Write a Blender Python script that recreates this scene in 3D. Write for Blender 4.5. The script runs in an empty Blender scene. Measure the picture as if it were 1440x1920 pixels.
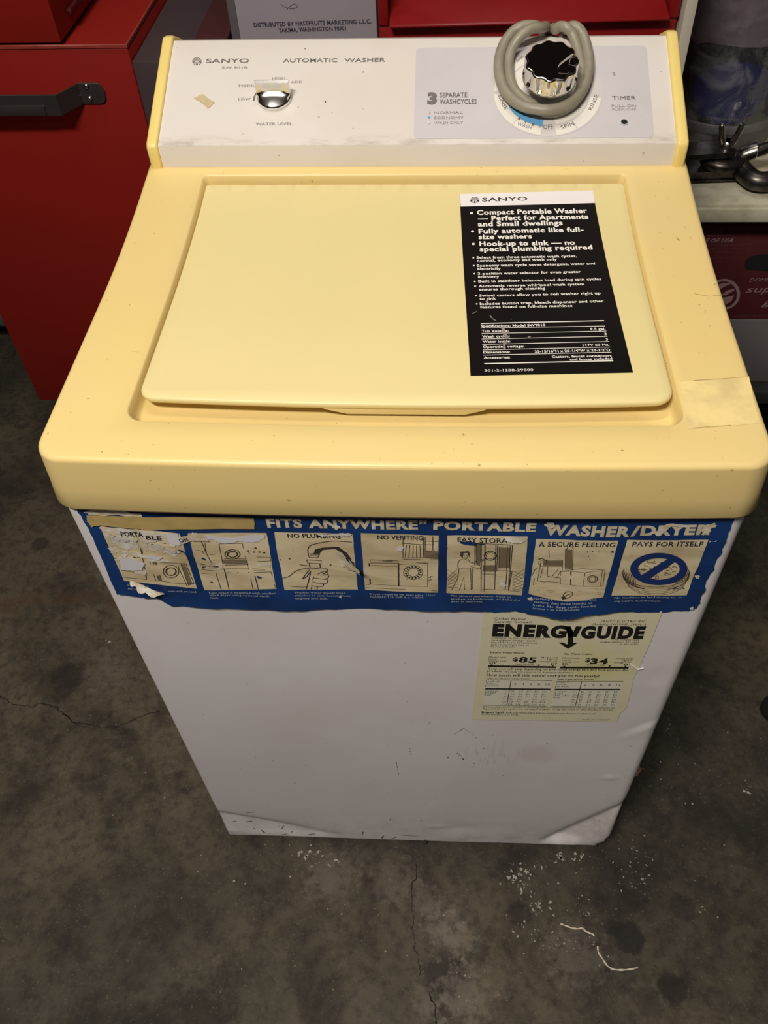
import bpy, bmesh, math, random
from mathutils import Vector, Matrix, noise
from mathutils.geometry import delaunay_2d_cdt
random.seed(7)
SC = bpy.context.scene
COL = SC.collection

# ------------------------------------------------------------------ camera
RIGHT = Vector((0.9990, 0.0381, -0.0251)).normalized()
FWD = Vector((-0.0441, 0.6613, -0.7488)).normalized()
UP = RIGHT.cross(FWD).normalized()
RIGHT = FWD.cross(UP).normalized()
EYE = Vector((0.0313, -0.4060, 1.1803))
FPX, CX, CY = 1631.0, 759.5, 902.0
cam_d = bpy.data.cameras.new('camera')
cam = bpy.data.objects.new('camera', cam_d)
COL.objects.link(cam)
m = Matrix((RIGHT, UP, -FWD)).transposed().to_4x4()
m.translation = EYE
cam.matrix_world = m
cam_d.sensor_fit = 'VERTICAL'
cam_d.sensor_height = 36.0
cam_d.lens = FPX / 1920.0 * 36.0
cam_d.shift_x = (720 - CX) / 1920.0
cam_d.shift_y = (CY - 960) / 1920.0
cam_d.clip_start = 0.01
SC.camera = cam

# ------------------------------------------------------------------ light and exposure
SC.view_settings.view_transform = 'Standard'
SC.view_settings.look = 'None'
SC.view_settings.gamma = 1.0
SC.view_settings.use_curve_mapping = False
SC.view_settings.exposure = 0.0
world = bpy.data.worlds.new('world')
SC.world = world
world.use_nodes = True
world.node_tree.nodes['Background'].inputs[0].default_value = (0.95, 0.95, 1.0, 1)
world.node_tree.nodes['Background'].inputs[1].default_value = 0.01


def area(name, loc, target, size, power, col):
    d = bpy.data.lights.new(name, 'AREA')
    d.shape = 'RECTANGLE'
    d.size, d.size_y = size
    d.energy = power
    d.color = col
    o = bpy.data.objects.new(name, d)
    COL.objects.link(o)
    o.location = loc
    o.rotation_euler = (Vector(target) - Vector(loc)).to_track_quat('-Z', 'Y').to_euler()
    return o


area('front_tube_light', (-0.36, -0.74, 2.15), (0.05, 0.1, 0.5), (0.5, 0.08), 30, (1.0, 0.94, 0.85))
area('rear_tube_light', (-0.10, 0.50, 2.6), (0.0, 0.2, 0.0), (1.0, 0.10), 10, (1.0, 0.94, 0.85))
area('far_fill_light', (0.9, -2.2, 2.75), (0.9, -2.2, 0.0), (1.2, 0.2), 5, (0.94, 0.95, 1.0))  # added fill lamp with no known source, brightens shelf and floor at right


# ------------------------------------------------------------------ helpers
def lin(c):
    return tuple((v / 255 / 12.92) if v / 255 <= 0.04045 else ((v / 255 + 0.055) / 1.055) ** 2.4 for v in c)


def rgba(c):
    return lin(c) + (1.0,)


class NT:
    """small wrapper to write shader graphs"""
    def __init__(self, name):
        self.m = bpy.data.materials.new(name)
        self.m.use_nodes = True
        self.t = self.m.node_tree
        self.b = self.t.nodes['Principled BSDF']
        self.out = self.t.nodes['Material Output']
        self._pos = None

    def n(self, kind, **kw):
        x = self.t.nodes.new(kind)
        for k, v in kw.items():
            setattr(x, k, v)
        return x

    def l(self, a, b):
        self.t.links.new(a, b)

    def pos(self):
        if self._pos is None:
            self._pos = self.n('ShaderNodeNewGeometry').outputs['Position']
        return self._pos

    def scaled(self, sc):
        v = self.n('ShaderNodeVectorMath', operation='MULTIPLY')
        self.l(self.pos(), v.inputs[0])
        v.inputs[1].default_value = sc
        return v.outputs[0]

    def noise(self, scale, detail=4, rough=0.55, vec=None, dist=0.0):
        x = self.n('ShaderNodeTexNoise')
        x.inputs['Scale'].default_value = scale
        x.inputs['Detail'].default_value = detail
        x.inputs['Roughness'].default_value = rough
        x.inputs['Distortion'].default_value = dist
        self.l(vec or self.pos(), x.inputs['Vector'])
        return x.outputs['Fac']

    def math(self, op, a, b=None, clamp=False):
        x = self.n('ShaderNodeMath', operation=op)
        x.use_clamp = clamp
        for i, v in enumerate((a, b)):
            if v is None:
                continue
            if isinstance(v, (int, float)):
                x.inputs[i].default_value = v
            else:
                self.l(v, x.inputs[i])
        return x.outputs[0]

    def ramp(self, f, lo, hi, a=0.0, b=1.0):
        x = self.n('ShaderNodeMapRange')
        x.interpolation_type = 'SMOOTHSTEP'
        x.inputs[1].default_value = lo
        x.inputs[2].default_value = hi
        x.inputs[3].default_value = a
        x.inputs[4].default_value = b
        self.l(f, x.inputs[0])
        return x.outputs[0]

    def mix(self, fac, a, b):
        x = self.n('ShaderNodeMix', data_type='RGBA')
        for i, v in ((0, fac), (6, a), (7, b)):
            if isinstance(v, (int, float)):
                x.inputs[i].default_value = v
            elif isinstance(v, tuple):
                x.inputs[i].default_value = v if len(v) == 4 else v + (1.0,)
            else:
                self.l(v, x.inputs[i])
        return x.outputs[2]

    def spot(self, c, r, soft=0.4, wob=0.3, nscale=None, squash=(1, 1, 1)):
        """1 inside a blob of radius r round the world point c, with a ragged rim"""
        d = self.n('ShaderNodeVectorMath', operation='SUBTRACT')
        self.l(self.pos(), d.inputs[0])
        d.inputs[1].default_value = c
        s = self.n('ShaderNodeVectorMath', operation='MULTIPLY')
        self.l(d.outputs[0], s.inputs[0])
        s.inputs[1].default_value = squash
        L = self.n('ShaderNodeVectorMath', operation='LENGTH')
        self.l(s.outputs[0], L.inputs[0])
        nz = self.noise(nscale or 1.6 / r, 5, 0.65)
        nz = self.math('MULTIPLY', self.math('SUBTRACT', nz, 0.5), 4 * wob * r)
        return self.ramp(self.math('ADD', L.outputs['Value'], nz), r * (1 - soft), r, 1.0, 0.0)

    def bump(self, h, strength, dist=0.001):
        x = self.n('ShaderNodeBump')
        x.inputs['Strength'].default_value = strength
        x.inputs['Distance'].default_value = dist
        self.l(h, x.inputs['Height'])
        self.l(x.outputs[0], self.b.inputs['Normal'])


def M(name, col, rough=0.5, metal=0.0, var=0.0, vscale=20, bump=0.0, bscale=200, spec=0.5, coat=0.0, dark=None):
    g = NT(name)
    c = rgba(col)
    g.b.inputs['Roughness'].default_value = rough
    g.b.inputs['Metallic'].default_value = metal
    g.b.inputs['Specular IOR Level'].default_value = spec
    g.b.inputs['Coat Weight'].default_value = coat
    g.b.inputs['Base Color'].default_value = c
    if var > 0:
        d = rgba(dark) if dark else tuple(v * (1 - var) for v in c[:3]) + (1,)
        f = g.ramp(g.noise(vscale, 6, 0.6), 0.35, 0.7)
        g.l(g.mix(f, c, d), g.b.inputs['Base Color'])
    if bump > 0:
        g.bump(g.noise(bscale, 3), bump)
    return g.m


def mesh(name, verts, faces, mat, parent=None, smooth=True, angle=40):
    me = bpy.data.meshes.new(name)
    me.from_pydata([tuple(v) for v in verts], [], faces)
    me.validate()
    return link(name, me, mat, parent, smooth, angle)


def link(name, me, mat, parent=None, smooth=True, angle=40):
    me.materials.append(mat)
    o = bpy.data.objects.new(name, me)
    COL.objects.link(o)
    if smooth:
        me.shade_smooth()
        try:
            me.set_sharp_from_angle(angle=math.radians(angle))
        except Exception:
            pass
    put(o, parent)
    return o


ROOTLOC = {}


def put(o, parent):
    if parent is not None:
        o.parent = parent
        o.matrix_parent_inverse = Matrix.Translation(-ROOTLOC.get(parent.name, Vector((0, 0, 0))))


def from_bm(name, bm, mat, parent=None, smooth=True, angle=40):
    me = bpy.data.meshes.new(name)
    bmesh.ops.recalc_face_normals(bm, faces=bm.faces)
    bm.to_mesh(me)
    bm.free()
    return link(name, me, mat, parent, smooth, angle)


def tag(o, label, cat, group=None, kind=None):
    if label:
        o['label'] = label
    if cat:
        o['category'] = cat
    if group:
        o['group'] = group
    if kind:
        o['kind'] = kind
    return o


def thing(name, loc, label, cat, group=None):
    o = bpy.data.objects.new(name, None)
    COL.objects.link(o)
    o.location = loc
    o.empty_display_size = 0.1
    ROOTLOC[o.name] = Vector(loc)
    return tag(o, label, cat, group)


def box_bm(lo, hi, bev=0.0, seg=2, bm=None):
    bm = bm or bmesh.new()
    r = bmesh.ops.create_cube(bm, size=1.0)
    for v in r['verts']:
        v.co = Vector([(lo[i] + hi[i]) / 2 + v.co[i] * (hi[i] - lo[i]) for i in range(3)])
    if bev > 0:
        es = list({e for v in r['verts'] for e in v.link_edges})
        bmesh.ops.bevel(bm, geom=es, offset=bev, segments=seg, affect='EDGES', profile=0.5)
    return bm


def prism_bm(poly, axis, a, b, bev=0.0, seg=2):
    """polygon of 2-D points extruded along axis (0 x, 1 y, 2 z) from a to b"""
    bm = bmesh.new()

    def P(p, t):
        q = [0, 0, 0]
        o = [i for i in range(3) if i != axis]
        q[o[0]], q[o[1]], q[axis] = p[0], p[1], t
        return q
    A = [bm.verts.new(P(p, a)) for p in poly]
    B = [bm.verts.new(P(p, b)) for p in poly]
    n = len(poly)
    bm.faces.new(A[::-1])
    bm.faces.new(B)
    for i in range(n):
        bm.faces.new((A[i], A[(i + 1) % n], B[(i + 1) % n], B[i]))
    bmesh.ops.recalc_face_normals(bm, faces=bm.faces)
    if bev > 0:
        es = [e for e in bm.edges if e.calc_face_angle(0) > 0.5]
        bmesh.ops.bevel(bm, geom=es, offset=bev, segments=seg, affect='EDGES', profile=0.5)
    return bm


def spline(pts, n=8, closed=False):
    pts = [Vector(p) for p in pts]
    out = []
    N = len(pts)
    rng = N if closed else N - 1
    for i in range(rng):
        if closed:
            p0, p1, p2, p3 = pts[(i - 1) % N], pts[i], pts[(i + 1) % N], pts[(i + 2) % N]
        else:
            p1, p2 = pts[i], pts[i + 1]
            p0 = pts[i - 1] if i > 0 else p1 * 2 - p2
            p3 = pts[i + 2] if i + 2 < N else p2 * 2 - p1
        for k in range(n):
            t = k / n
            out.append(0.5 * ((2 * p1) + (p2 - p0) * t + (2 * p0 - 5 * p1 + 4 * p2 - p3) * t * t + (3 * p1 - p0 - 3 * p2 + p3) * t ** 3))
    if not closed:
        out.append(pts[-1])
    return out


def tube(path, r, seg=12, caps=True):
    vs, fs = [], []
    n = len(path)
    prev = None
    for i, p in enumerate(path):
        t = (path[min(i + 1, n - 1)] - path[max(i - 1, 0)]).normalized()
        if prev is None:
            a = t.orthogonal().normalized()
        else:
            a = (prev - t * prev.dot(t)).normalized()
        prev = a
        b = t.cross(a)
        rr = r[i] if isinstance(r, (list, tuple)) else r
        for k in range(seg):
            g = 2 * math.pi * k / seg
            vs.append(p + (a * math.cos(g) + b * math.sin(g)) * rr)
    for i in range(n - 1):
        for k in range(seg):
            a, b = i * seg + k, i * seg + (k + 1) % seg
            fs.append((a, b, b + seg, a + seg))
    if caps:
        fs.append(tuple(range(seg))[::-1])
        fs.append(tuple(range((n - 1) * seg, n * seg)))
    return vs, fs


def lathe(prof, n, org, ax, ux, rad=None, cap0=True, cap1=True):
    """profile of (radius, height) turned about ax at org; rad(angle) scales the radius"""
    ax = Vector(ax).normalized()
    ux = Vector(ux).normalized()
    vy = ax.cross(ux)
    vs, fs = [], []
    for r, h in prof:
        for k in range(n):
            g = 2 * math.pi * k / n
            s = r * (rad(g, h) if rad else 1)
            vs.append(Vector(org) + ax * h + (ux * math.cos(g) + vy * math.sin(g)) * s)
    for i in range(len(prof) - 1):
        for k in range(n):
            a, b = i * n + k, i * n + (k + 1) % n
            fs.append((a, b, b + n, a + n))
    if cap0:
        fs.append(tuple(range(n))[::-1])
    if cap1:
        fs.append(tuple(range((len(prof) - 1) * n, len(prof) * n)))
    return vs, fs


def ray(px, py):
    return (RIGHT * ((px - CX) / FPX) - UP * ((py - CY) / FPX) + FWD)


class Surf:
    """a plane with 2-D metric coordinates (u, v); relief(u, v) lifts the sheet along its normal"""
    def __init__(self, o, u, v, relief=None):
        self.o, self.u, self.v = Vector(o), Vector(u).normalized(), Vector(v).normalized()
        self.nrm = self.u.cross(self.v).normalized()
        self.relief = relief or (lambda a, b: 0.0)

    def uv(self, px, py):
        d = ray(px, py)
        h = 0.0
        for _ in range(3):
            o = self.o + self.nrm * h
            t = (o - EYE).dot(self.nrm) / d.dot(self.nrm)
            q = EYE + d * t - self.o
            a, b = q.dot(self.u), q.dot(self.v)
            h = self.relief(a, b)
        return Vector((a, b))

    def pt(self, a, b, h=0.0):
        return self.o + self.u * a + self.v * b + self.nrm * (h + self.relief(a, b))

    def px(self, x, y, h=0.0):
        a = self.uv(x, y)
        return self.pt(a.x, a.y, h)


def K(ox, oy, s):
    return lambda x, y: (ox + x / s, oy + y / s)


IDK = K(0, 0, 1)


def jag(poly, amp, n=3, seed=0):
    """roughens a closed 2-D outline"""
    rnd = random.Random(seed)
    pts = [Vector(p) for p in poly]
    for _ in range(n):
        new = []
        for i, p in enumerate(pts):
            q = pts[(i + 1) % len(pts)]
            new.append(p)
            d = q - p
            if d.length > amp * 1.5:
                new.append((p + q) / 2 + Vector((-d.y, d.x)).normalized() * rnd.uniform(-1, 1) * min(amp, d.length * 0.3))
        pts = new
        amp *= 0.6
    return pts


def inside(p, poly):
    x, y = p[0], p[1]
    c = False
    j = len(poly) - 1
    for i in range(len(poly)):
        a, b = poly[i], poly[j]
        if (a[1] > y) != (b[1] > y) and x < (b[0] - a[0]) * (y - a[1]) / (b[1] - a[1]) + a[0]:
            c = not c
        j = i
    return c


def fill(poly, step=None, extra_loops=(), jitter=0.0):
    """triangulates an outline (with inner points every step); returns points and triangles"""
    pts = [Vector((p[0], p[1])) for p in poly]
    n = len(pts)
    edges = []
    loops = []
    for lp in extra_loops:
        s = len(pts)
        pts += [Vector((p[0], p[1])) for p in lp]
        edges += [(s + i, s + (i + 1) % len(lp)) for i in range(len(lp))]
        loops.append((s, len(lp)))
    if step:
        x0, x1 = min(p.x for p in pts), max(p.x for p in pts)
        y0, y1 = min(p.y for p in pts), max(p.y for p in pts)
        ny = int((y1 - y0) / step)
        nx = int((x1 - x0) / step)
        for j in range(1, ny + 1):
            for i in range(1, nx + 1):
                q = Vector((x0 + i * step, y0 + j * step))
                if inside(q, poly):
                    pts.append(q)
    r = delaunay_2d_cdt(pts, edges, [list(range(n))], 1, 1e-7)
    return r[0], [f for f in r[2]]


def sheet(name, sf, poly, h, mat, parent, step=None, lift=None, smooth=True):
    vs, fs = fill(poly, step)
    V = [sf.pt(p[0], p[1], h + (lift(p[0], p[1]) if lift else 0)) for p in vs]
    return mesh(name, V, fs, mat, parent, smooth)


def pxpoly(sf, k, pts):
    return [sf.uv(*k(*p)) for p in pts]


_tc = {}


def glyphs(s, bold, res, shear):
    key = (s, bold, res, shear)
    if key not in _tc:
        cu = bpy.data.curves.new('t', 'FONT')
        cu.body = s
        cu.size = 1.0
        cu.offset = bold
        cu.resolution_u = res
        cu.shear = shear
        cu.space_character = 1 + max(0, bold) * 2.4
        o = bpy.data.objects.new('t', cu)
        me = bpy.data.meshes.new_from_object(o)
        V = [Vector(v.co[:2]) for v in me.vertices]
        F = [tuple(p.vertices) for p in me.polygons]
        bpy.data.objects.remove(o)
        bpy.data.meshes.remove(me)
        bpy.data.curves.remove(cu)
        _tc[key] = (V, F)
    return _tc[key]


CAP = None


class Print:
    """collects flat print (letters, rules, strokes) on a surface into one mesh"""
    def __init__(self, sf, k=IDK, h=0.0002):
        self.sf, self.k, self.h = sf, k, h
        self.V, self.F = [], []
        self.cuts = []

    def tri(self, uvs, faces):
        s = len(self.V)
        self.V += [self.sf.pt(p[0], p[1], self.h) for p in uvs]
        self.F += [tuple(i + s for i in f) for f in faces]

    def text(self, s, x0, y0, x1, y1, hh, bold=0.0, res=2, shear=0.0, descent=True):
        """baseline from (x0, y0) to (x1, y1), capital height hh, in crop pixels"""
        global CAP
        if CAP is None:
            CAP = max(v.y for v in glyphs('H', 0.0, 2, 0.0)[0])
        V, F = glyphs(s, bold, res, shear)
        if not V:
            return
        self.cuts.append((len(self.V), len(self.F)))
        a = self.sf.uv(*self.k(x0, y0))
        b = self.sf.uv(*self.k(x1, y1))
        e = (b - a)
        L = e.length
        e.normalize()
        up = Vector((-e.y, e.x))
        ppx = Vector((-(y1 - y0), (x1 - x0)))
        pv = Vector((y1 - y0, -(x1 - x0))).normalized() * hh
        c = self.sf.uv(*self.k(x0 + pv.x, y0 + pv.y))
        ch = abs((c - a).dot(up))
        xa, xb = min(v.x for v in V), max(v.x for v in V)
        sx = L / (xb - xa)
        sy = ch / CAP
        self.tri([a + e * ((v.x - xa) * sx) + up * (v.y * sy) for v in V], F)

    def poly(self, pts):
        self.uvpoly([self.sf.uv(*self.k(*p)) for p in pts])

    def uvpoly(self, q):
        v, f = fill(q)
        self.tri(v, f)

    def line(self, pts, w, closed=False, curve=False):
        """stroke through crop pixels, w in metres"""
        q = [self.sf.uv(*self.k(*p)) for p in pts]
        self.uvline(q, w, closed, curve)

    def uvline(self, q, w, closed=False, curve=False):
        if curve and len(q) > 2:
            q = [p.to_2d() for p in spline([Vector((p.x, p.y, 0)) for p in q], 5, closed)]
        if closed:
            q = q + [q[0]]
        uv, F = [], []
        n = len(q)
        for i in range(n):
            t = (q[min(i + 1, n - 1)] - q[max(i - 1, 0)])
            if t.length < 1e-9:
                t = Vector((1, 0))
            t.normalize()
            nn = Vector((-t.y, t.x)) * (w / 2)
            uv += [q[i] + nn, q[i] - nn]
            if i:
                j = 2 * i
                F.append((j - 2, j - 1, j + 1, j))
        self.tri(uv, F)

    def ellipse(self, cx, cy, rx, ry, w, a0=0, a1=360, n=28):
        pts = [(cx + rx * math.cos(math.radians(a0 + (a1 - a0) * i / n)), cy - ry * math.sin(math.radians(a0 + (a1 - a0) * i / n))) for i in range(n + 1)]
        self.line(pts, w)

    def disc(self, cx, cy, rx, ry, n=20):
        self.poly([(cx + rx * math.cos(2 * math.pi * i / n), cy + ry * math.sin(2 * math.pi * i / n)) for i in range(n)])

    def done(self, name, mat, parent, each=False):
        """links what was printed as one mesh, or as one mesh per line of text"""
        if not each:
            o = mesh(name, self.V, self.F, mat, parent, False)
        else:
            c = sorted(set([(0, 0)] + self.cuts + [(len(self.V), len(self.F))]))
            for (v0, f0), (v1, f1) in zip(c[:-1], c[1:]):
                o = mesh(name, self.V[v0:v1], [tuple(i - v0 for i in f) for f in self.F[f0:f1]], mat, parent, False)
        self.V, self.F, self.cuts = [], [], []
        return o


def rrect(x0, y0, x1, y1, r, n=6):
    """rounded rectangle outline, anticlockwise; r one radius or (sw, se, ne, nw)"""
    rr = r if isinstance(r, (tuple, list)) else (r,) * 4
    out = []
    for (cx, cy, a0, q) in ((x0, y0, 180, rr[0]), (x1, y0, 270, rr[1]), (x1, y1, 0, rr[2]), (x0, y1, 90, rr[3])):
        ox = cx + (q if cx == x0 else -q)
        oy = cy + (q if cy == y0 else -q)
        for i in range(n + 1):
            a = math.radians(a0 + 90 * i / n)
            out.append((ox + q * math.cos(a), oy + q * math.sin(a)))
    return out


def resample(poly, step):
    out = []
    for i, p in enumerate(poly):
        q = poly[(i + 1) % len(poly)]
        d = math.hypot(q[0] - p[0], q[1] - p[1])
        k = max(1, int(d / step))
        for j in range(k):
            out.append((p[0] + (q[0] - p[0]) * j / k, p[1] + (q[1] - p[1]) * j / k))
    return out


FLOOR_Z = -0.012
FLOOR = Surf((0, 0, FLOOR_Z), (1, 0, 0), (0, 1, 0))


def fl(x, y):
    return FLOOR.px(x, y)


# ------------------------------------------------------------------ materials
yellow = NT('yellow_enamel')
c0 = rgba((232, 205, 135))
v = yellow.ramp(yellow.noise(5, 3), 0.3, 0.75)
col = yellow.mix(v, c0, rgba((229, 204, 141)))
speck = yellow.ramp(yellow.noise(260, 2, 0.5), 0.735, 0.76)
col = yellow.mix(yellow.math('MULTIPLY', speck, 0.6), col, rgba((120, 85, 45)))
grime = yellow.ramp(yellow.noise(36, 6, 0.7), 0.66, 0.8)
col = yellow.mix(yellow.math('MULTIPLY', grime, 0.18), col, rgba((140, 105, 60)))
yellow.l(col, yellow.b.inputs['Base Color'])
yellow.b.inputs['Roughness'].default_value = 0.36
yellow.b.inputs['Specular IOR Level'].default_value = 0.35
yellow.bump(yellow.noise(700, 2), 0.03)
YELLOW = yellow.m
LIDYEL = M('lid_yellow', (231, 213, 153), 0.4, var=0.03, vscale=6, spec=0.35)
CAPYEL = M('cap_yellow', (238, 212, 128), 0.38, var=0.04, vscale=15, spec=0.4)
TAPE = M('clear_tape', (245, 220, 152), 0.28, var=0.12, vscale=40, dark=(222, 198, 140))

cab = NT('white_enamel')
c0 = rgba((234, 229, 230))
col = cab.mix(cab.ramp(cab.noise(6, 4), 0.35, 0.7), c0, rgba((226, 220, 219)))
low = cab.n('ShaderNodeSeparateXYZ')
cab.l(cab.pos(), low.inputs[0])
lz = cab.ramp(low.outputs['Z'], 0.0, 0.13, 1.0, 0.0)
dirt = cab.math('MULTIPLY', cab.ramp(cab.noise(26, 7, 0.7), 0.4, 0.75), lz)
col = cab.mix(cab.math('MULTIPLY', dirt, 0.3), col, rgba((120, 110, 92)))
specks = cab.ramp(cab.noise(170, 2, 0.5), 0.73, 0.755)
col = cab.mix(cab.math('MULTIPLY', specks, 0.6), col, rgba((80, 68, 58)))
st = cab.spot((0.085, 0.0, 0.27), 0.05, 0.9, 0.3, 20)
sm = cab.math('MULTIPLY', st, cab.ramp(cab.noise(1.0, 4, 0.6, cab.scaled((240, 1, 30))), 0.48, 0.7))
col = cab.mix(cab.math('MULTIPLY', sm, 0.35), col, rgba((105, 98, 95)))
st = cab.spot((0.135, 0.0, 0.275), 0.03, 0.8, 0.3, 30)
col = cab.mix(cab.math('MULTIPLY', st, 0.16), col, rgba((150, 125, 90)))
cr = cab.spot((0.247, 0.0, 0.035), 0.072, 0.25, 0.12, 60)
crz = cab.math('MULTIPLY', cr, cab.ramp(cab.noise(60, 8, 0.75), 0.33, 0.66))
col = cab.mix(cab.math('MULTIPLY', crz, 0.28), col, rgba((140, 125, 105)))
cab.l(col, cab.b.inputs['Base Color'])
cab.b.inputs['Roughness'].default_value = 0.42
cab.b.inputs['Specular IOR Level'].default_value = 0.35
CABINET = cab.m

PANEL = NT('panel_white')
c0 = rgba((222, 214, 207))
col = PANEL.mix(PANEL.ramp(PANEL.noise(8, 4), 0.35, 0.7), c0, rgba((217, 208, 198)))
py_ = PANEL.n('ShaderNodeSeparateXYZ')
PANEL.l(PANEL.pos(), py_.inputs[0])
kd = PANEL.math('MULTIPLY', PANEL.ramp(py_.outputs['Y'], 0.367, 0.380, 1.0, 0.0), PANEL.ramp(py_.outputs['Z'], 0.779, 0.7812, 0.0, 1.0))
kd = PANEL.math('MULTIPLY', kd, PANEL.ramp(PANEL.noise(1.0, 6, 0.7, PANEL.scaled((30, 90, 90))), 0.42, 0.7))
col = PANEL.mix(PANEL.math('MULTIPLY', kd, 0.42), col, rgba((130, 112, 85)))
sp = PANEL.ramp(PANEL.noise(150, 2), 0.74, 0.765)
col = PANEL.mix(PANEL.math('MULTIPLY', sp, 0.5), col, rgba((110, 95, 75)))
PANEL.l(col, PANEL.b.inputs['Base Color'])
PANEL.b.inputs['Roughness'].default_value = 0.4
PANEL = PANEL.m
LILAC = M('lilac_plate', (202, 196, 198), 0.45, var=0.04, vscale=20)
DIALW = M('dial_white', (228, 222, 212), 0.5)
DIALL = M('dial_lilac', (205, 198, 196), 0.5)
BLUEARC = M('dial_blue', (96, 160, 205), 0.5)
GREYINK = M('grey_ink', (112, 106, 104), 0.6)
PALEINK = M('pale_ink', (160, 153, 148), 0.6)
BLACKINK = M('black_ink', (24, 20, 20), 0.6)
WHITEINK = M('white_ink', (238, 232, 224), 0.5)
BLACKLAB = M('black_label', (17, 13, 13), 0.33, var=0.3, vscale=30, spec=0.35)
WHITELAB = M('white_label', (240, 232, 232), 0.4)
CHROME = M('chrome', (232, 230, 226), 0.16, 1.0)
BLACKGLOSS = M('black_gloss', (12, 8, 8), 0.08, spec=0.6)
CORDM = M('cord_grey', (148, 141, 122), 0.42, var=0.12, vscale=90, bump=0.1, bscale=500)
PAINTSHADE = M('painted_shade', (12, 10, 9), 0.8)  # near-black colour standing in for shade in holes and gaps
BANBLUE = NT('banner_blue')
col = BANBLUE.mix(BANBLUE.ramp(BANBLUE.noise(14, 5), 0.35, 0.7), rgba((24, 62, 120)), rgba((17, 46, 96)))
fl_ = BANBLUE.ramp(BANBLUE.noise(120, 6, 0.7), 0.705, 0.73)
col = BANBLUE.mix(fl_, col, rgba((205, 195, 175)))
BANBLUE.l(col, BANBLUE.b.inputs['Base Color'])
BANBLUE.b.inputs['Roughness'].default_value = 0.36
BANBLUE.b.inputs['Specular IOR Level'].default_value = 0.4
BANBLUE = BANBLUE.m
pp = NT('aged_paper')
c0 = rgba((222, 206, 170))
col = pp.mix(pp.ramp(pp.noise(1.0, 5, 0.6, pp.scaled((16, 16, 42)), 0.6), 0.38, 0.72), c0, rgba((190, 170, 132)))
col = pp.mix(pp.math('MULTIPLY', pp.ramp(pp.noise(110, 6, 0.7), 0.6, 0.8), 0.4), col, rgba((140, 115, 80)))
pp.l(col, pp.b.inputs['Base Color'])
pp.b.inputs['Roughness'].default_value = 0.5
PAPER = pp.m
CREAMTXT = M('cream_letters', (220, 208, 180), 0.5, var=0.2, vscale=60, dark=(190, 172, 135))
KRAFT = M('masking_tape', (196, 170, 108), 0.6, var=0.2, vscale=45, bump=0.1, bscale=150)
TORN = M('torn_paper', (224, 218, 210), 0.75, var=0.25, vscale=120, dark=(198, 180, 145), bump=0.4, bscale=260)
BARE = M('bare_enamel', (218, 214, 218), 0.42)
LINEINK = M('drawing_ink', (58, 50, 42), 0.6)
FAINTINK = M('faint_ink', (122, 108, 84), 0.6)
CAPTXT = M('caption_white', (176, 182, 190), 0.5)
NOBLUE = M('sign_blue', (24, 48, 104), 0.5)
TITLEINK = M('title_navy', (28, 32, 52), 0.6)
LEMON = NT('pale_yellow_paper')
c0 = rgba((230, 222, 190))
col = LEMON.mix(LEMON.spot((0.17, 0, 0.47), 0.05, 0.9, 0.4, 30), c0, rgba((224, 216, 158)))
col = LEMON.mix(LEMON.math('MULTIPLY', LEMON.ramp(LEMON.noise(40, 5), 0.5, 0.8), 0.3), col, rgba((200, 190, 150)))
LEMON.l(col, LEMON.b.inputs['Base Color'])
LEMON.b.inputs['Roughness'].default_value = 0.55
LEMON = LEMON.m
TABLEW = M('table_white', (218, 214, 202), 0.6)
TABLEG = M('table_grey', (168, 162, 140), 0.6)
FRAME = M('black_frame', (20, 18, 16), 0.6, var=0.5, vscale=60, dark=(60, 50, 42))
RED = M('red_paint', (134, 27, 21), 0.42, var=0.05, vscale=8, spec=0.3, bump=0.04, bscale=900)
RED2 = M('red_toolbox_paint', (124, 20, 21), 0.4, var=0.08, vscale=10, spec=0.3)
REDEDGE = M('red_edge_highlight', (150, 58, 48), 0.4, var=0.2, vscale=60)  # paler red paints a highlight along the cart's top rim
BLACKMET = M('black_handle', (52, 47, 45), 0.38, var=0.15, vscale=50, spec=0.5)
RIVET = M('rivet_steel', (205, 200, 195), 0.2, 1.0)
GUNMET = M('dark_steel', (92, 86, 82), 0.36, 0.9, var=0.4, vscale=60, dark=(45, 40, 36))
STEEL = M('bright_steel', (190, 185, 180), 0.22, 1.0, var=0.2, vscale=60)
MAROONDK = M('deep_maroon_card', (66, 24, 26), 0.7, var=0.15, vscale=12)
PLUM = M('plum_card', (60, 46, 49), 0.7, var=0.12, vscale=12)
CARTONW = M('white_carton', (146, 138, 146), 0.75, var=0.06, vscale=10)
CARTONTXT = M('carton_print', (62, 54, 72), 0.7)
MAROON = M('maroon_carton', (78, 20, 26), 0.65, var=0.1, vscale=14)
MAROONTXT = M('maroon_print', (148, 118, 120), 0.65)
MAROONDIM = M('maroon_faint_print', (104, 58, 60), 0.65)
GREYCARD = M('grey_card', (104, 98, 98), 0.75, var=0.1, vscale=12)
SHELFM = M('shelf_enamel', (196, 190, 168), 0.5, var=0.12, vscale=18, dark=(160, 152, 128))
POSTM = M('post_enamel', (190, 182, 166), 0.55, var=0.05, vscale=12)
BLACKRUB = M('black_rubber', (40, 38, 36), 0.6)
BOTTLE = M('navy_bottle', (44, 44, 54), 0.35, var=0.1, vscale=12)
BLUELAB = M('blue_oval', (40, 54, 110), 0.45, var=0.15, vscale=40)
MAUVELAB = M('mauve_label', (140, 130, 134), 0.5, var=0.15, vscale=30)
BAND = M('bottle_band', (112, 108, 116), 0.45)
STRINGM = M('white_string', (226, 214, 190), 0.7)
LEAFM = M('dry_leaf', (150, 118, 92), 0.7, var=0.3, vscale=200)
FLECK = M('white_paint_fleck', (172, 166, 154), 0.8, var=0.25, vscale=300)
WALLM = M('wall_paint', (104, 96, 88), 0.8)
CEILM = M('ceiling_paint', (170, 166, 160), 0.9)
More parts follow.
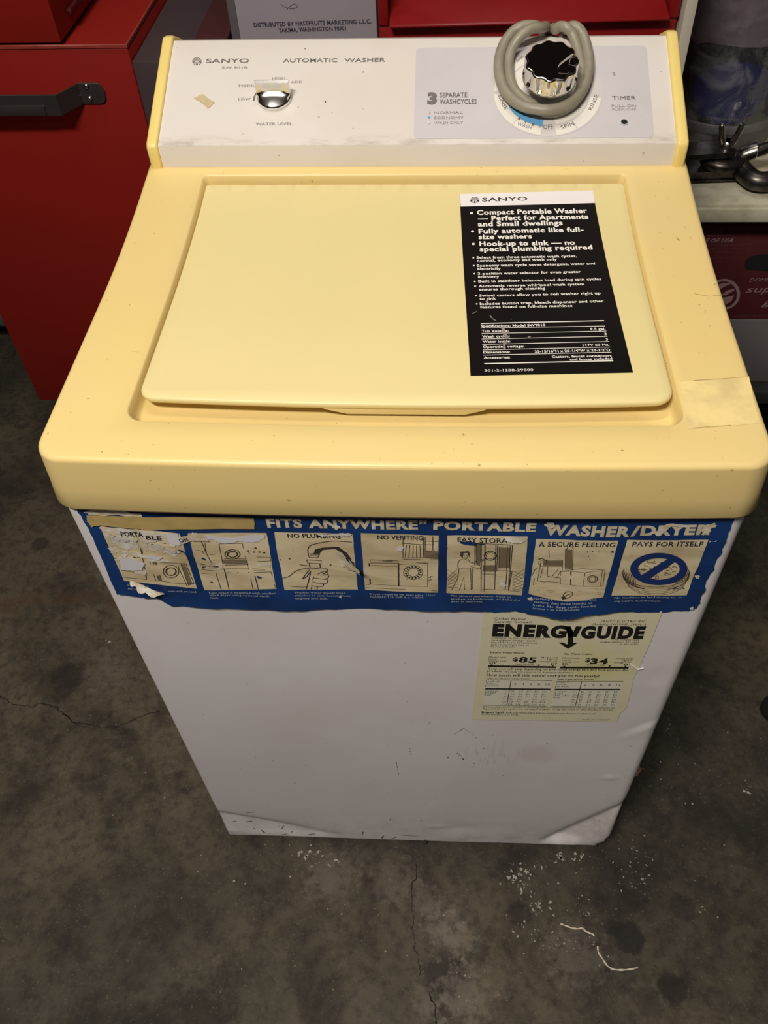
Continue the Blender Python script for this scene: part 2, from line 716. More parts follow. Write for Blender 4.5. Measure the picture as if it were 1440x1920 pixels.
GREYCAB = M('grey_cabinet_paint', (78, 80, 74), 0.5)

bag = NT('clear_bag')
bag.t.nodes.remove(bag.b)
tr = bag.n('ShaderNodeBsdfTransparent')
tr.inputs[0].default_value = (0.80, 0.79, 0.80, 1)
gl = bag.n('ShaderNodeBsdfGlossy')
gl.inputs['Roughness'].default_value = 0.16
gl.inputs['Color'].default_value = (0.8, 0.8, 0.82, 1)
df = bag.n('ShaderNodeBsdfDiffuse')
df.inputs[0].default_value = rgba((150, 145, 148))
bp = bag.n('ShaderNodeBump')
bp.inputs['Strength'].default_value = 0.6
bp.inputs['Distance'].default_value = 0.004
bag.l(bag.noise(38, 5, 0.6, None, 0.5), bp.inputs['Height'])
bag.l(bp.outputs[0], gl.inputs['Normal'])
m1 = bag.n('ShaderNodeMixShader')
m1.inputs[0].default_value = 0.16
bag.l(tr.outputs[0], m1.inputs[1])
bag.l(gl.outputs[0], m1.inputs[2])
m2 = bag.n('ShaderNodeMixShader')
bag.l(bag.ramp(bag.noise(16, 6, 0.65, None, 1.2), 0.45, 0.7, 0.03, 0.34), m2.inputs[0])
bag.l(m1.outputs[0], m2.inputs[1])
bag.l(df.outputs[0], m2.inputs[2])
bag.l(m2.outputs[0], bag.out.inputs['Surface'])
BAG = bag.m
SPECK = M('speck_brown', (110, 92, 74), 0.8)

# ------------------------------------------------------------------ floor and walls
cf = NT('worn_concrete')
n1 = cf.noise(2.2, 8, 0.62, None, 0.4)
n2 = cf.noise(11, 8, 0.68, None, 0.3)
n3 = cf.noise(70, 6, 0.7)
base = cf.mix(cf.ramp(n1, 0.35, 0.68), rgba((62, 56, 47)), rgba((96, 88, 70)))
base = cf.mix(cf.math('MULTIPLY', cf.ramp(n2, 0.42, 0.68), 0.85), base, rgba((45, 40, 34)))
base = cf.mix(cf.math('MULTIPLY', cf.ramp(n3, 0.42, 0.70), 0.6), base, rgba((36, 31, 27)))
base = cf.mix(cf.math('MULTIPLY', cf.ramp(cf.noise(300, 3), 0.6, 0.75), 0.4), base, rgba((124, 115, 98)))


def floor_spot(px, py, r, amt, colr, soft=0.35, wob=0.3, sq=(1, 1, 1), ns=None):
    global base
    s = cf.spot(tuple(fl(px, py)), r, soft, wob, ns, sq)
    base = cf.mix(cf.math('MULTIPLY', s, amt), base, rgba(colr))


DK = (34, 29, 26)
for a in ((1180, 1760, .022, .8), (1150, 1740, .012, .6), (1258, 1850, .022, .75), (1215, 1880, .02, .5), (900, 1780, .014, .6), (975, 1712, .018, .6), (840, 1835, .035, .7),
          (920, 1750, .010, .4), (1280, 1700, .02, .5), (1345, 1725, .02, .4), (1240, 1545, .022, .4), (1340, 1540, .03, .45), (1410, 1570, .03, .5), (110, 1280, .04, .5),
          (60, 1265, .02, .4), (130, 1270, .03, .5), (75, 1020, .018, .6), (30, 900, .06, .4), (100, 900, .03, .3), (330, 1265, .02, .3), (1310, 1520, .02, .3), (1175, 1690, .02, .35), (1400, 1700, .03, .3)):
    floor_spot(a[0], a[1], a[2], a[3], DK)
LT = (128, 119, 106)
for a in ((830, 1740, .035, .5), (860, 1760, .03, .5), (870, 1870, .045, .5), (800, 1880, .03, .4), (620, 1640, .045, .35), (740, 1650, .04, .3), (1080, 1790, .05, .35), (200, 1260, .05, .2), (800, 1690, .03, .3)):
    floor_spot(a[0], a[1], a[2], a[3], LT, 0.85, 0.7, (1, 1, 1), 90)
for a in ((60, 1125, .05, .5), (150, 1120, .05, .55), (210, 1130, .03, .5), (10, 1140, .04, .5)):
    floor_spot(a[0], a[1], a[2], a[3], (78, 54, 38), 0.7, 0.5, (1, 2.2, 1), 40)
cf.l(base, cf.b.inputs['Base Color'])
cf.l(cf.ramp(n2, 0.3, 0.7, 0.5, 0.75), cf.b.inputs['Roughness'])
cf.b.inputs['Specular IOR Level'].default_value = 0.3
cf.bump(cf.math('ADD', n3, cf.math('MULTIPLY', n2, 0.6)), 0.25, 0.002)
CONCRETE = cf.m
floor = from_bm('floor', box_bm((-3, -2.5, FLOOR_Z - 0.1), (3, 2.0, FLOOR_Z)), CONCRETE, None, False)
tag(floor, 'worn dark concrete floor with oil stains and white paint flecks', None, None, 'structure')
wall = from_bm('wall_back', box_bm((-3, 1.9, FLOOR_Z), (3, 2.0, 2.9)), WALLM, None, False)
tag(wall, 'dim painted wall behind the tool chests', None, None, 'structure')
for nm_, lo_, hi_, mt_ in (('wall_left', (-3.1, -2.5, FLOOR_Z), (-3.0, 2.0, 2.9), WALLM), ('wall_right', (3.0, -2.5, FLOOR_Z), (3.1, 2.0, 2.9), WALLM), ('wall_front', (-3.1, -2.6, FLOOR_Z), (3.1, -2.5, 2.9), WALLM), ('ceiling', (-3.1, -2.6, 2.9), (3.1, 2.0, 3.0), CEILM)):
    tag(from_bm(nm_, box_bm(lo_, hi_), mt_, None, False), None, None, None, 'structure')

crk = Print(FLOOR, IDK, 0.0003)
for pts, w in (([(0, 1304), (12, 1310), (26, 1322), (45, 1324), (70, 1320), (92, 1321), (108, 1326), (118, 1337), (128, 1345), (150, 1356), (175, 1357), (200, 1363), (232, 1357), (262, 1345), (300, 1334)], .0022),
               ([(118, 1337), (135, 1352), (165, 1362)], .001),
               ([(780, 1620), (779, 1650), (773, 1665), (772, 1700), (771, 1742)], .0016),
               ([(771, 1742), (776, 1775), (784, 1805), (788, 1830)], .0012),
               ([(806, 1862), (813, 1880), (818, 1920)], .0024)):
    q = [FLOOR.uv(*p_) for p_ in pts]
    for amp in (0.0035, 0.002, 0.0012):
        nq = []
        for a_, b_ in zip(q[:-1], q[1:]):
            d_ = b_ - a_
            nq += [a_, (a_ + b_) / 2 + Vector((-d_.y, d_.x)).normalized() * random.uniform(-1, 1) * min(amp, d_.length * .3)]
        q = nq + [q[-1]]
    for i in range(0, len(q) - 1, 3):
        crk.uvline(q[i:i + 4], w * random.uniform(.35, .9))
o = crk.done('crack', M('crack_dark', (24, 20, 17), 0.9), floor)

fk = Print(FLOOR, IDK, 0.0003)
rnd = random.Random(11)


def flecks(px, py, sx, sy, n, r0, r1):
    for _ in range(n):
        x, y = rnd.gauss(px, sx), rnd.gauss(py, sy)
        c = FLOOR.uv(x, y)
        if -0.256 < c.x < 0.256 and c.y > -0.002:
            continue
        r = r0 + (r1 - r0) * rnd.random() ** 3
        k = rnd.randint(5, 8)
        a0 = rnd.random() * 6.3
        el = rnd.uniform(0.4, 1)
        pts = []
        for i in range(k):
            a = 2 * math.pi * i / k
            q = r * rnd.uniform(0.4, 1.2)
            dx, dy = q * math.cos(a), q * el * math.sin(a)
            pts.append(c + Vector((dx * math.cos(a0) - dy * math.sin(a0), dx * math.sin(a0) + dy * math.cos(a0))))
        s = len(fk.V)
        fk.V += [FLOOR.pt(p.x, p.y, fk.h) for p in pts]
        fk.F.append(tuple(range(s, s + k)))


for a in ((588, 1604, 12, 8, 26, .0006, .004), (620, 1618, 12, 4, 10, .0006, .003), (965, 1650, 10, 14, 30, .0006, .004), (985, 1655, 14, 12, 46, .0004, .0022),
          (1000, 1625, 12, 8, 16, .0006, .0035), (1050, 1608, 8, 6, 16, .0006, .004), (1085, 1605, 6, 8, 14, .0006, .0035), (1010, 1700, 12, 10, 20, .0006, .003), (1100, 1705, 10, 14, 16, .0005, .0025),
          (1000, 1740, 40, 30, 46, .0004, .0022), (1060, 1770, 40, 24, 60, .0004, .0018), (1180, 1640, 22, 20, 24, .0004, .0026), (1210, 1620, 14, 20, 14, .0005, .003), (1405, 1480, 6, 6, 10, .0006, .0035),
          (1330, 1490, 60, 50, 24, .0004, .0018), (1190, 1660, 12, 8, 10, .0005, .003), (1310, 1690, 30, 30, 20, .0004, .0018), (800, 1740, 160, 70, 40, .0004, .0015), (490, 1630, 60, 40, 12, .0004, .002), (640, 1740, 120, 80, 30, .0003, .0015),
          (250, 1370, 90, 90, 18, .0004, .0018), (200, 1200, 4, 3, 4, .001, .004), (300, 1700, 140, 120, 22, .0003, .0014), (1250, 1360, 4, 8, 6, .0006, .003), (1260, 1410, 40, 30, 10, .0004, .0018), (1150, 1580, 40, 25, 20, .0004, .0018), (870, 1860, 40, 30, 30, .0003, .0015)):
    flecks(*a)
o = fk.done('paint_flecks', FLECK, floor)
o['kind'] = 'stuff'

# ------------------------------------------------------------------ the washer
W = 0.514
HW = 0.2512
T = 0.7445
SK = 0.6895
FRONT_Y = 0.0
washer = thing('washing_machine', (0, 0.26, FLOOR_Z), 'old compact portable washer with yellow top, white cabinet and torn blue poster', 'washing machine')
FR = Surf((0, FRONT_Y, 0), (1, 0, 0), (0, 0, 1))


def side(p, a, b):
    """signed distance of p from the line a-b (positive to its right, below it)"""
    d = (b - a).normalized()
    return (p[0] - a.x) * d.y - (p[1] - a.y) * d.x


A1, B1 = FR.uv(1005, 1592), FR.uv(1152, 1530)
A2, B2 = FR.uv(405, 1530), FR.uv(640, 1570)
E1, E2 = FR.uv(1165, 1378), FR.uv(1222, 1358)


def dent(x, z):
    """how far the front sheet metal stands out"""
    p = Vector((x, z))
    d = 0.0
    t = side(p, A1, B1)
    foot = min(1.0, max(0.0, z) / 0.016)
    k = foot * max(0.0, min(1.0, (x - 0.135) / 0.07))
    k = k * k * (3 - 2 * k) if k < 1 else 1.0
    d -= 0.013 * k * (max(0.0, 1 - t / 0.042) if t > 0 else math.exp(-(t / 0.013) ** 2))
    t = side(p, A2, B2)
    k = foot * max(0.0, min(1.0, (-x - 0.08) / 0.12))
    d -= 0.0055 * k * (max(0.0, 1 - t / 0.045) if t > 0 else math.exp(-(t / 0.012) ** 2))
    t = side(p, E1, E2)
    w = math.exp(-((x - 0.238) / 0.016) ** 2)
    d += 0.0013 * math.tanh(t / 0.003) * math.exp(-abs(t) / 0.012) * w
    for (cx, cz, s, a) in ((0.222, 0.22, 0.008, 0.0012), (0.232, 0.45, 0.009, -0.0012), (0.06, 0.05, 0.03, -0.0012), (0.03, 0.055, 0.012, 0.0007), (-0.15, 0.04, 0.05, -0.001)):
        d += a * math.exp(-((x - cx) ** 2 + (z - cz) ** 2 * 3) / (s * s))
    d += 0.0006 * noise.noise(Vector((x * 7, z * 7, 3.1)))
    return d


FR.relief = dent
per = []
RL, RR_ = 0.005, 0.012
HL, HR = 0.2512, 0.2540
YB = 0.50
for i in range(6):
    per.append((-HL, YB - (YB - RL) * i / 6, 0))
for i in range(9):
    a = math.radians(180 + 90 * i / 8)
    per.append((-HL + RL + RL * math.cos(a), RL + RL * math.sin(a), i / 8))
NX = 110
for i in range(1, NX):
    per.append((-HL + RL + (HL + HR - RL - RR_) * i / NX, 0, 1))
for i in range(9):
    a = math.radians(270 + 90 * i / 8)
    per.append((HR - RR_ + RR_ * math.cos(a), RR_ + RR_ * math.sin(a), 1 - i / 8))
for i in range(1, 7):
    per.append((HR, RR_ + (YB - RR_) * i / 6, 0))
zs = [0.0, 0.0012] + [0.003 + 0.137 * i / 46 for i in range(47)] + [0.14 + 0.26 * i / 52 for i in range(1, 53)] + [0.4 + 0.31 * i / 24 for i in range(1, 25)]
V, F = [], []
P = len(per)
for j, z in enumerate(zs):
    for (x, y, w) in per:
        d = dent(x, z) * w
        yy = y - d
        xx = x
        if j == 0:
            yy += 0.0015 * w
        V.append((xx, yy, z + (0.0012 * abs(x) / HW if z < 0.02 else 0)))
cutz = 0.024
for j in range(len(zs) - 1):
    for i in range(P - 1):
        x, y, w = per[i]
        z = zs[j]
        if x > HW - 0.016 and y < 0.2:
            # the torn away lower right corner: quarter-round in front, open beside it
            if z < cutz and y > 0.0005:
                continue
            q = 0.014
            cx, cz = HW - 0.026, q
            if z < q and x > cx and (x - cx) ** 2 + (z - cz) ** 2 > q * q * 1.1:
                continue
        F.append((j * P + i, j * P + i + 1, (j + 1) * P + i + 1, (j + 1) * P + i))
o = mesh('cabinet', V, F, CABINET, washer, True, 60)
so = o.modifiers.new('thick', 'SOLIDIFY')
so.thickness = 0.0012
so.offset = -1
o['label'] = 'white enamelled cabinet, dented and scuffed along its lower edge'
bm = box_bm((-HW + 0.012, 0.024, FLOOR_Z), (HW - 0.014, YB - 0.004, 0.030), 0.002, 1)
box_bm((-HW + 0.016, 0.006, FLOOR_Z), (0.10, 0.026, 0.004), 0.001, 1, bm)
box_bm((-HW + 0.02, YB - 0.004, FLOOR_Z), (HW - 0.02, YB, 0.70), 0.0, 1, bm)
box_bm((HW - 0.010, 0.012, FLOOR_Z), (HW - 0.001, 0.050, 0.034), 0.001, 1, bm)
from_bm('base_frame', bm, FRAME, washer, False)['label'] = 'black steel base frame showing at the torn corner'

# scuffs printed on the enamel as real worn marks
sc_ = Print(FR, IDK, 0.0004)
kS = K(680, 1330, 5.143)
sc_.k = kS
for pts, w in (([(880, 238), (925, 212), (960, 185)], .0009), ([(960, 180), (1000, 195), (1060, 235), (1100, 275), (1145, 328)], .0007), ([(905, 415), (940, 440), (970, 478)], .0011), ([(640, 130), (648, 115)], .0008), ([(455, 370), (465, 470)], .0006), ([(325, 500), (345, 640)], .0006)):
    for a, b in zip(pts[:-1], pts[1:]):
        for k in range(4):
            t0, t1 = k / 4 + random.uniform(0, .1), k / 4 + random.uniform(.12, .22)
            sc_.line([(a[0] + (b[0] - a[0]) * t + random.uniform(-5, 5), a[1] + (b[1] - a[1]) * t + random.uniform(-4, 4)) for t in (t0, t1)], w * random.uniform(.5, 1.1))
for (x, y, r) in ((822, 461, 8), (970, 478, 8), (1168, 372, 6), (1352, 632, 4), (1075, 518, 5), (630, 148, 3)):
    sc_.disc(x, y, r, r * .8, 8)
sc_.k = K(380, 1400, 3.273)
for pts in ([(270, 402), (315, 400)], [(265, 462), (300, 455)], [(185, 462), (205, 458)], [(485, 505), (497, 480)], [(485, 540), (520, 536)], [(310, 500), (325, 508)], [(360, 515), (380, 528)], [(650, 540), (690, 536)], [(545, 530), (550, 522)], [(1155, 565), (1190, 553)], [(1200, 540), (1320, 548)], [(120, 395), (165, 402)], [(980, 540), (985, 520)], [(1100, 560), (1110, 545)], [(300, 455), (302, 462)]):
    sc_.line(pts, random.uniform(.0008, .0018))
sc_.disc(110, 433, 14, 5, 8)
sc_.disc(1152, 447, 4, 4, 8)
sc_.disc(1368, 585, 9, 18, 7)
o = sc_.done('scuff_mark', M('scuff_brown', (84, 74, 64), 0.8), washer)
o['kind'] = 'stuff'


# --- yellow top cover
def topz(y):
    s = min(1.0, max(0.0, (y - 0.165) / 0.20))
    return T + 0.0151 * s * s


def bow(p, k=1.0):
    """pushes the front edge out a little in the middle"""
    x, y = p
    f = max(0.0, 1 - y / 0.10)
    return (x, y - 0.004 * k * f * max(0.0, 1 - (x / 0.25) ** 2))


def cover_loop(ins, fl_=0.0):
    w = W / 2 + fl_ - ins
    rr = max(0.004, 0.020 - ins)
    L = rrect(-w, -0.004 - fl_ + ins, w, 0.522 - ins, (rr, rr, 0.01, 0.01), 10)
    return [bow(p) for p in resample(L, 0.02)]


N0 = None
rings = []
prof = [(0.010, 0.0024, SK + 0.012), (0.008, 0.0024, SK + 0.001), (0.004, 0.0024, SK), (0.0012, 0.0024, SK + 0.0012), (0.0, 0.0024, SK + 0.004), (0.0, 0.0012, SK + 0.022), (0.0, 0.0, T - 0.0045)]
for i in range(1, 6):
    a = math.radians(90 * i / 5)
    prof.append((0.0045 * (1 - math.cos(a)), 0.0, T - 0.0045 + 0.0045 * math.sin(a)))
w0 = cover_loop(0.0)
Nn = len(w0)
dens = [(p[0], p[1]) for p in w0]
V, F = [], []


def shrink(p, ins, fl_):
    # scale each outline point towards the centre so every ring has the same number of points
    w = W / 2
    x = p[0] * (w + fl_ - ins) / w
    yc = 0.259
    y = yc + (p[1] - yc) * (0.263 + fl_ - ins) / 0.263
    return x, y


for (ins, f_, z) in prof:
    for p in dens:
        x, y = shrink(p, ins, f_)
        V.append((x, y, z + (topz(y) - T) * (1 if z > T - 0.01 else 0.0)))
for r in range(len(prof) - 1):
    for i in range(Nn):
        j = (i + 1) % Nn
        F.append((r * Nn + i, r * Nn + j, (r + 1) * Nn + j, (r + 1) * Nn + i))
inner = [(V[(len(prof) - 1) * Nn + i][0], V[(len(prof) - 1) * Nn + i][1]) for i in range(Nn)]


COV = Surf((0, 0, T), (1, 0, 0), (0, 1, 0), lambda u, v: topz(v) - T)
RY = COV.uv(780, 327).y
RXL, RXR = COV.uv(381, 328).x, COV.uv(1175, 330).x


def rec(i_side, i_front, i_rear, rad):
    x0, x1 = -0.2025 + i_side, 0.2035 - i_side
    L = rrect(x0, 0.036 + i_front, x1, RY - i_rear, (rad, rad, 0.005, 0.005), 8)
    L = resample(L, 0.02)
    return [(p[0] * ((RXL / -0.2025 if p[0] < 0 else RXR / 0.2035) * max(0, p[1] - 0.036) / (RY - 0.036) + (0.2005 / 0.2025 if p[0] < 0 else 0.2022 / 0.2035) * (1 - max(0, p[1] - 0.036) / (RY - 0.036))), bow(p, 2.4)[1]) for p in L]


rim = rec(0, 0, 0, 0.013)
NR = len(rim)


def mapped(i_side, i_front, i_rear):
    xs = [p[0] for p in rim]
    ys = [p[1] for p in rim]
    cx, cy = 0.0, 0.20
    out = []
    for p in rim:
        fx = (max(xs) - i_side) / max(xs)
        fy = (cy - (0.036 + i_front)) / (cy - 0.036) if p[1] < cy else ((RY - i_rear) - cy) / (RY - cy)
        out.append((p[0] * fx, cy + (p[1] - cy) * fy))
    return out


vs, fs = fill(inner, 0.02, [rim])
b0 = len(V)
V += [(p[0], p[1], topz(p[1])) for p in vs]
for f in fs:
    c = sum((Vector(vs[i]) for i in f), Vector((0, 0))) / 3
    if not inside(c, rim):
        F.append(tuple(b0 + i for i in f))
b1 = len(V)
steps = [((0, 0, 0), 0.0), ((0.0005, 0.0005, 0.0005), 0.0003), ((0.0012, 0.0012, 0.0012), 0.0013), ((0.0030, 0.003, 0.0018), 0.0075), ((0.0042, 0.0045, 0.002), 0.0120), ((0.0065, 0.0075, 0.003), 0.0145)]
for (ins, dz) in steps:
    for p in mapped(*ins):
        V.append((p[0], p[1], topz(p[1]) - dz))
for r in range(len(steps) - 1):
    for i in range(NR):
        j = (i + 1) % NR
        F.append((b1 + r * NR + i, b1 + r * NR + j, b1 + (r + 1) * NR + j, b1 + (r + 1) * NR + i))
last = mapped(*steps[-1][0])
vs, fs = fill(last, 0.03)
b2 = len(V)
V += [(p[0], p[1], topz(p[1]) - 0.0145) for p in vs]
F += [tuple(b2 + i for i in f) for f in fs]
me = bpy.data.meshes.new('top_cover')
me.from_pydata(V, [], F)
bm = bmesh.new()
bm.from_mesh(me)
bmesh.ops.remove_doubles(bm, verts=bm.verts, dist=2e-5)
bmesh.ops.recalc_face_normals(bm, faces=bm.faces)
bm.to_mesh(me)
bm.free()
cover = link('top_cover', me, YELLOW, washer, True, 50)
cover['label'] = 'harvest yellow moulded top cover with a recess for the lid'

# --- lid
LZ = -0.0030


def lidz(y):
    return topz(y) + LZ + 0.004 * max(0, 1 - (y - 0.05) / 0.25)


LY = COV.uv(780, 340).y
LXL, LXR = COV.uv(385, 341).x, COV.uv(1172, 341).x
lw = rrect(-0.1955, 0.058, 0.1975, LY, (0.012, 0.014, 0.002, 0.002), 8)
lw = [(p[0] * (1 + ((LXL / -0.1955 if p[0] < 0 else LXR / 0.1975) - 1) * (p[1] - 0.058) / (LY - 0.058)), p[1] - 0.006 * max(0, 1 - (p[1] - 0.058) / 0.10) * (1 - (p[0] / 0.2) ** 2)) for p in resample(lw, 0.02)]
NL = len(lw)


def lid_in(d):
    out = []
    for p in lw:
        out.append((p[0] * (0.197 - d) / 0.197, 0.21 + (p[1] - 0.21) * (0.154 - d) / 0.154))
    return out


V, F = [], []
for (d, z) in ((0.003, -0.0058), (0.0008, -0.0054), (0.0, -0.004), (0.0, -0.0022), (0.0006, -0.0008), (0.0020, 0.0)):
    for p in lid_in(d):
        V.append((p[0], p[1], lidz(p[1]) + z))
for r in range(5):
    for i in range(NL):
        j = (i + 1) % NL
        F.append((r * NL + i, r * NL + j, (r + 1) * NL + j, (r + 1) * NL + i))
for (d, z, fl_) in ((0.0020, 0.0, False), (0.003, -0.0058, True)):
    vs, fs = fill(lid_in(d), 0.012)
    b = len(V)
    V += [(p[0], p[1], lidz(p[1]) + z) for p in vs]
    F += [tuple(b + i for i in (f[::-1] if fl_ else f)) for f in fs]
me = bpy.data.meshes.new('lid')
me.from_pydata(V, [], F)
bm = bmesh.new()
bm.from_mesh(me)
bmesh.ops.remove_doubles(bm, verts=bm.verts, dist=2e-5)
bmesh.ops.recalc_face_normals(bm, faces=bm.faces)
bm.to_mesh(me)
bm.free()
lid = link('lid', me, LIDYEL, washer, True, 50)
lid['label'] = 'flat pale yellow hinged lid'
tab = [(-0.060, T - 0.0040), (-0.056, T - 0.0065), (-0.040, T - 0.0110), (0.046, T - 0.0110), (0.060, T - 0.0065), (0.064, T - 0.0040)]
from_bm('finger_tab', prism_bm(tab, 1, 0.0535, 0.0575, 0.0008), LIDYEL, lid)

LID = Surf((0, 0, T), (1, 0, 0), (0, 1, 0), lambda u, v: lidz(v) - T)

# tape on the cover, at its right
sheet('tape_patch', COV, jag(pxpoly(COV, IDK, [(1274, 716), (1404, 706), (1424, 794), (1290, 806)]), .0008, 2, 4), 0.00025, TAPE, washer, 0.02)['label'] = 'old clear tape stuck across the right margin'
pr = Print(COV, IDK, 0.0003)
TG = M('tape_grime', (160, 125, 70), 0.7)
for pts, w in (([(1300, 714), (1403, 707)], .0004), ([(1298, 803), (1370, 798)], .0004), ([(1360, 553), (1330, 556), (1302, 551)], .0003)):
    pr.line(pts, w)
    pr.done('tape_edge', TG, washer)

# --- product label on the lid
kL = K(840, 340, 3.789)
lab_poly = pxpoly(LID, kL, [(82, 95), (1028, 70), (1315, 1360), (160, 1383)])
lab = sheet('product_label', LID, resample(lab_poly, 0.02), 0.0002, BLACKLAB, washer, 0.015)
lab['label'] = 'black sticker with white lettering on the lid'
sheet('label_header', LID, resample(pxpoly(LID, kL, [(82, 95), (1028, 70), (1043, 158), (90, 183)]), 0.02), 0.00032, WHITELAB, lab, 0.015)


def logo(p, cx, cy, rx, ry, bgp):
    """round badge: a dark disc split by light rays"""
    p.disc(cx, cy, rx, ry, 24)
    w = .00062 * rx / 32
    for dx in (-0.62, -0.25, 0.25, 0.62):
        bgp.line([(cx + dx * rx * .25, cy - ry * .15), (cx + dx * rx * 1.25, cy + ry * .98)], w)
    bgp.line([(cx - rx, cy + .1 * ry), (cx, cy - .55 * ry), (cx + rx, cy + .1 * ry)], w)
    bgp.line([(cx - rx * .95, cy - .28 * ry), (cx, cy - .85 * ry), (cx + rx * .95, cy - .28 * ry)], w * .7)


p = Print(LID, kL, 0.00045)
q = Print(LID, kL, 0.00055)
logo(p, 190, 138, 33, 21, q)
p.text('SANYO', 242, 148, 566, 141, 26, .012)
p.done('header_lettering', BLACKINK, lab)
q.done('badge_rays', WHITELAB, lab)
p = Print(LID, kL, 0.00035)
for (s, x0, y0, x1, y1, hh) in (('Compact Portable Washer', 207, 240, 990, 226, 31), ('— Perfect for Apartments', 213, 282, 998, 268, 31), ('and Small dwellings', 213, 322, 815, 312, 31),
                                ('Fully automatic like full-', 218, 372, 965, 360, 31), ('size washers', 218, 412, 597, 408, 31), ('Hook-up to sink — no', 224, 461, 903, 452, 31), ('special plumbing required', 226, 500, 1028, 486, 31)):
    p.text(s, x0, y0, x1, y1, hh, .035, 3)
p.done('claim_lettering', WHITEINK, lab, True)
for (x, y) in ((167, 228), (174, 358), (180, 447)):
    p.disc(x, y, 11, 8, 12)
    p.done('bullet', WHITEINK, lab)
for (s, x0, y0, x1, y1) in (('Select from three automatic wash cycles,', 203, 552, 916, 540), ('normal, economy and wash only', 206, 574, 775, 564), ('Economy wash cycle saves detergent, water and', 206, 611, 1045, 594), ('electricity', 208, 632, 376, 630),
                            ('3-position water selector for even greater', 212, 667, 944, 652), ('economy', 213, 688, 364, 686), ('Built in stabilizer balances load during spin cycles', 216, 721, 1090, 704), ('Automatic reverse whirlpool wash system', 218, 755, 968, 740), ('ensures thorough cleaning', 220, 778, 690, 770),
                            ('Swivel casters allow you to roll washer right up', 222, 823, 1085, 804), ('to sink', 224, 845, 342, 843), ('Includes button trap, bleach dispenser and other', 227, 881, 1107, 861), ('features found on full-size machines', 229, 905, 884, 893)):
    p.text(s, x0, y0, x1, y1, 17, .022)
for (x, y) in ((180, 545), (183, 602), (187, 658), (190, 714), (193, 747), (199, 815), (204, 873)):
    p.disc(x, y, 7, 5, 10)
for (x0, y0, x1, y1, w) in ((233, 1012, 1108, 992, .0011), (236, 1045, 1115, 1030, .0006), (238, 1084, 1124, 1067, .0006), (240, 1122, 1132, 1104, .0006), (244, 1161, 1142, 1140, .0006), (247, 1200, 1150, 1180, .0006), (250, 1237, 1160, 1216, .0006), (258, 1298, 1173, 1277, .0011)):
    p.line([(x0, y0), (x1, y1)], w)
for (s, x0, y0, x1, y1) in (('Specifications: Model SW9010', 234, 1038, 692, 1030), ('Tub Volume:', 240, 1075, 432, 1072), ('9.5 gal.', 1010, 1060, 1120, 1058), ('Wash cycles:', 243, 1112, 440, 1109), ('3', 1112, 1095, 1128, 1095), ('Water levels:', 246, 1149, 443, 1146), ('3', 1122, 1133, 1137, 1133),
                            ('Operating voltage:', 248, 1187, 543, 1182), ('117V 60 Hz.', 958, 1174, 1147, 1170), ('Dimensions:', 252, 1225, 441, 1221), ('33-15/16"H x 20-1/4"W x 20-1/2"D', 617, 1220, 1153, 1208), ('Accessories:', 254, 1263, 441, 1259), ('Casters, faucet connectors', 738, 1256, 1163, 1247), ('and hoses included', 866, 1276, 1168, 1269)):
    p.text(s, x0, y0, x1, y1, 16, .022)
p.text('301-2-1288-29800', 260, 1354, 606, 1349, 16, .0)
p.done('fine_print', WHITEINK, lab)['kind'] = 'stuff'
p = Print(LID, kL, 0.0005)
rnd2 = random.Random(5)
for pts in ([(265, 860), (280, 825), (290, 862), (275, 870)], [(170, 942), (205, 920), (205, 930), (175, 946)], [(280, 950), (310, 965), (345, 995), (335, 992), (300, 972)], [(375, 1040), (395, 1030), (410, 1075), (440, 1110), (415, 1125), (385, 1085)], [(392, 1130), (420, 1140), (400, 1195), (390, 1180)], [(555, 1118), (580, 1100), (590, 1105), (570, 1118)], [(446, 985), (455, 978), (452, 984)]):
    p.uvpoly(jag([LID.uv(*kL(*a)) for a in pts], .0008, 2, rnd2.randint(0, 99)))
p.done('label_scratch', M('scratch_grey', (150, 138, 128), 0.7, var=0.4, vscale=300), lab)

# --- control panel
PN = Surf((0, 0.3656, 0.7804), (1, 0, 0), (0, 0.9285, 0.3714))
yz = [(0.3656, 0.7535), (0.3656, 0.7796), (0.3660, 0.7806)]
for i in range(1, 9):
    q_ = PN.pt(0, 0.118 * i / 8)
    yz.append((q_.y, q_.z))
q_ = PN.pt(0, 0.1295, -0.0010)
yz.append((q_.y, q_.z))
q_ = PN.pt(0, 0.1340, -0.0038)
yz += [(q_.y, q_.z), (0.4960, 0.8235), (0.5150, 0.8150), (0.5200, 0.8050), (0.5200, 0.7535)]
panel = from_bm('control_panel', prism_bm(yz, 0, -0.2420, 0.2420), PANEL, washer, True, 25)
panel['label'] = 'cream white control panel of the backsplash'
PCX = 0.2515


def cap_poly(d):
    a = PN.pt(0, 0.0, d)
    b = PN.pt(0, 0.131, d)
    return [(0.3656 - d, 0.7535), (0.3656 - d, 0.7804 - 0.001), (a.y, a.z), (b.y, b.z), (b.y + 0.008, b.z - 0.002), (0.5215, 0.8160), (0.5215, 0.7535)]


for s in (-1, 1):
    x0, x1 = sorted((s * 0.2420, s * 0.2530))
    from_bm('end_cap', prism_bm(cap_poly(0.0032), 0, x0, x1, 0.0028, 3), CAPYEL, washer)

pl_ = PN
plate = sheet('timer_plate', PN, rrect(-0.0005, 0.0066, 0.2222, 0.1165, 0.006), 0.0003, LILAC, panel, None)
plate['label'] = 'lilac grey printed plate around the timer'
C0 = Vector((0.1254, 0.0600))
RD = 0.0505


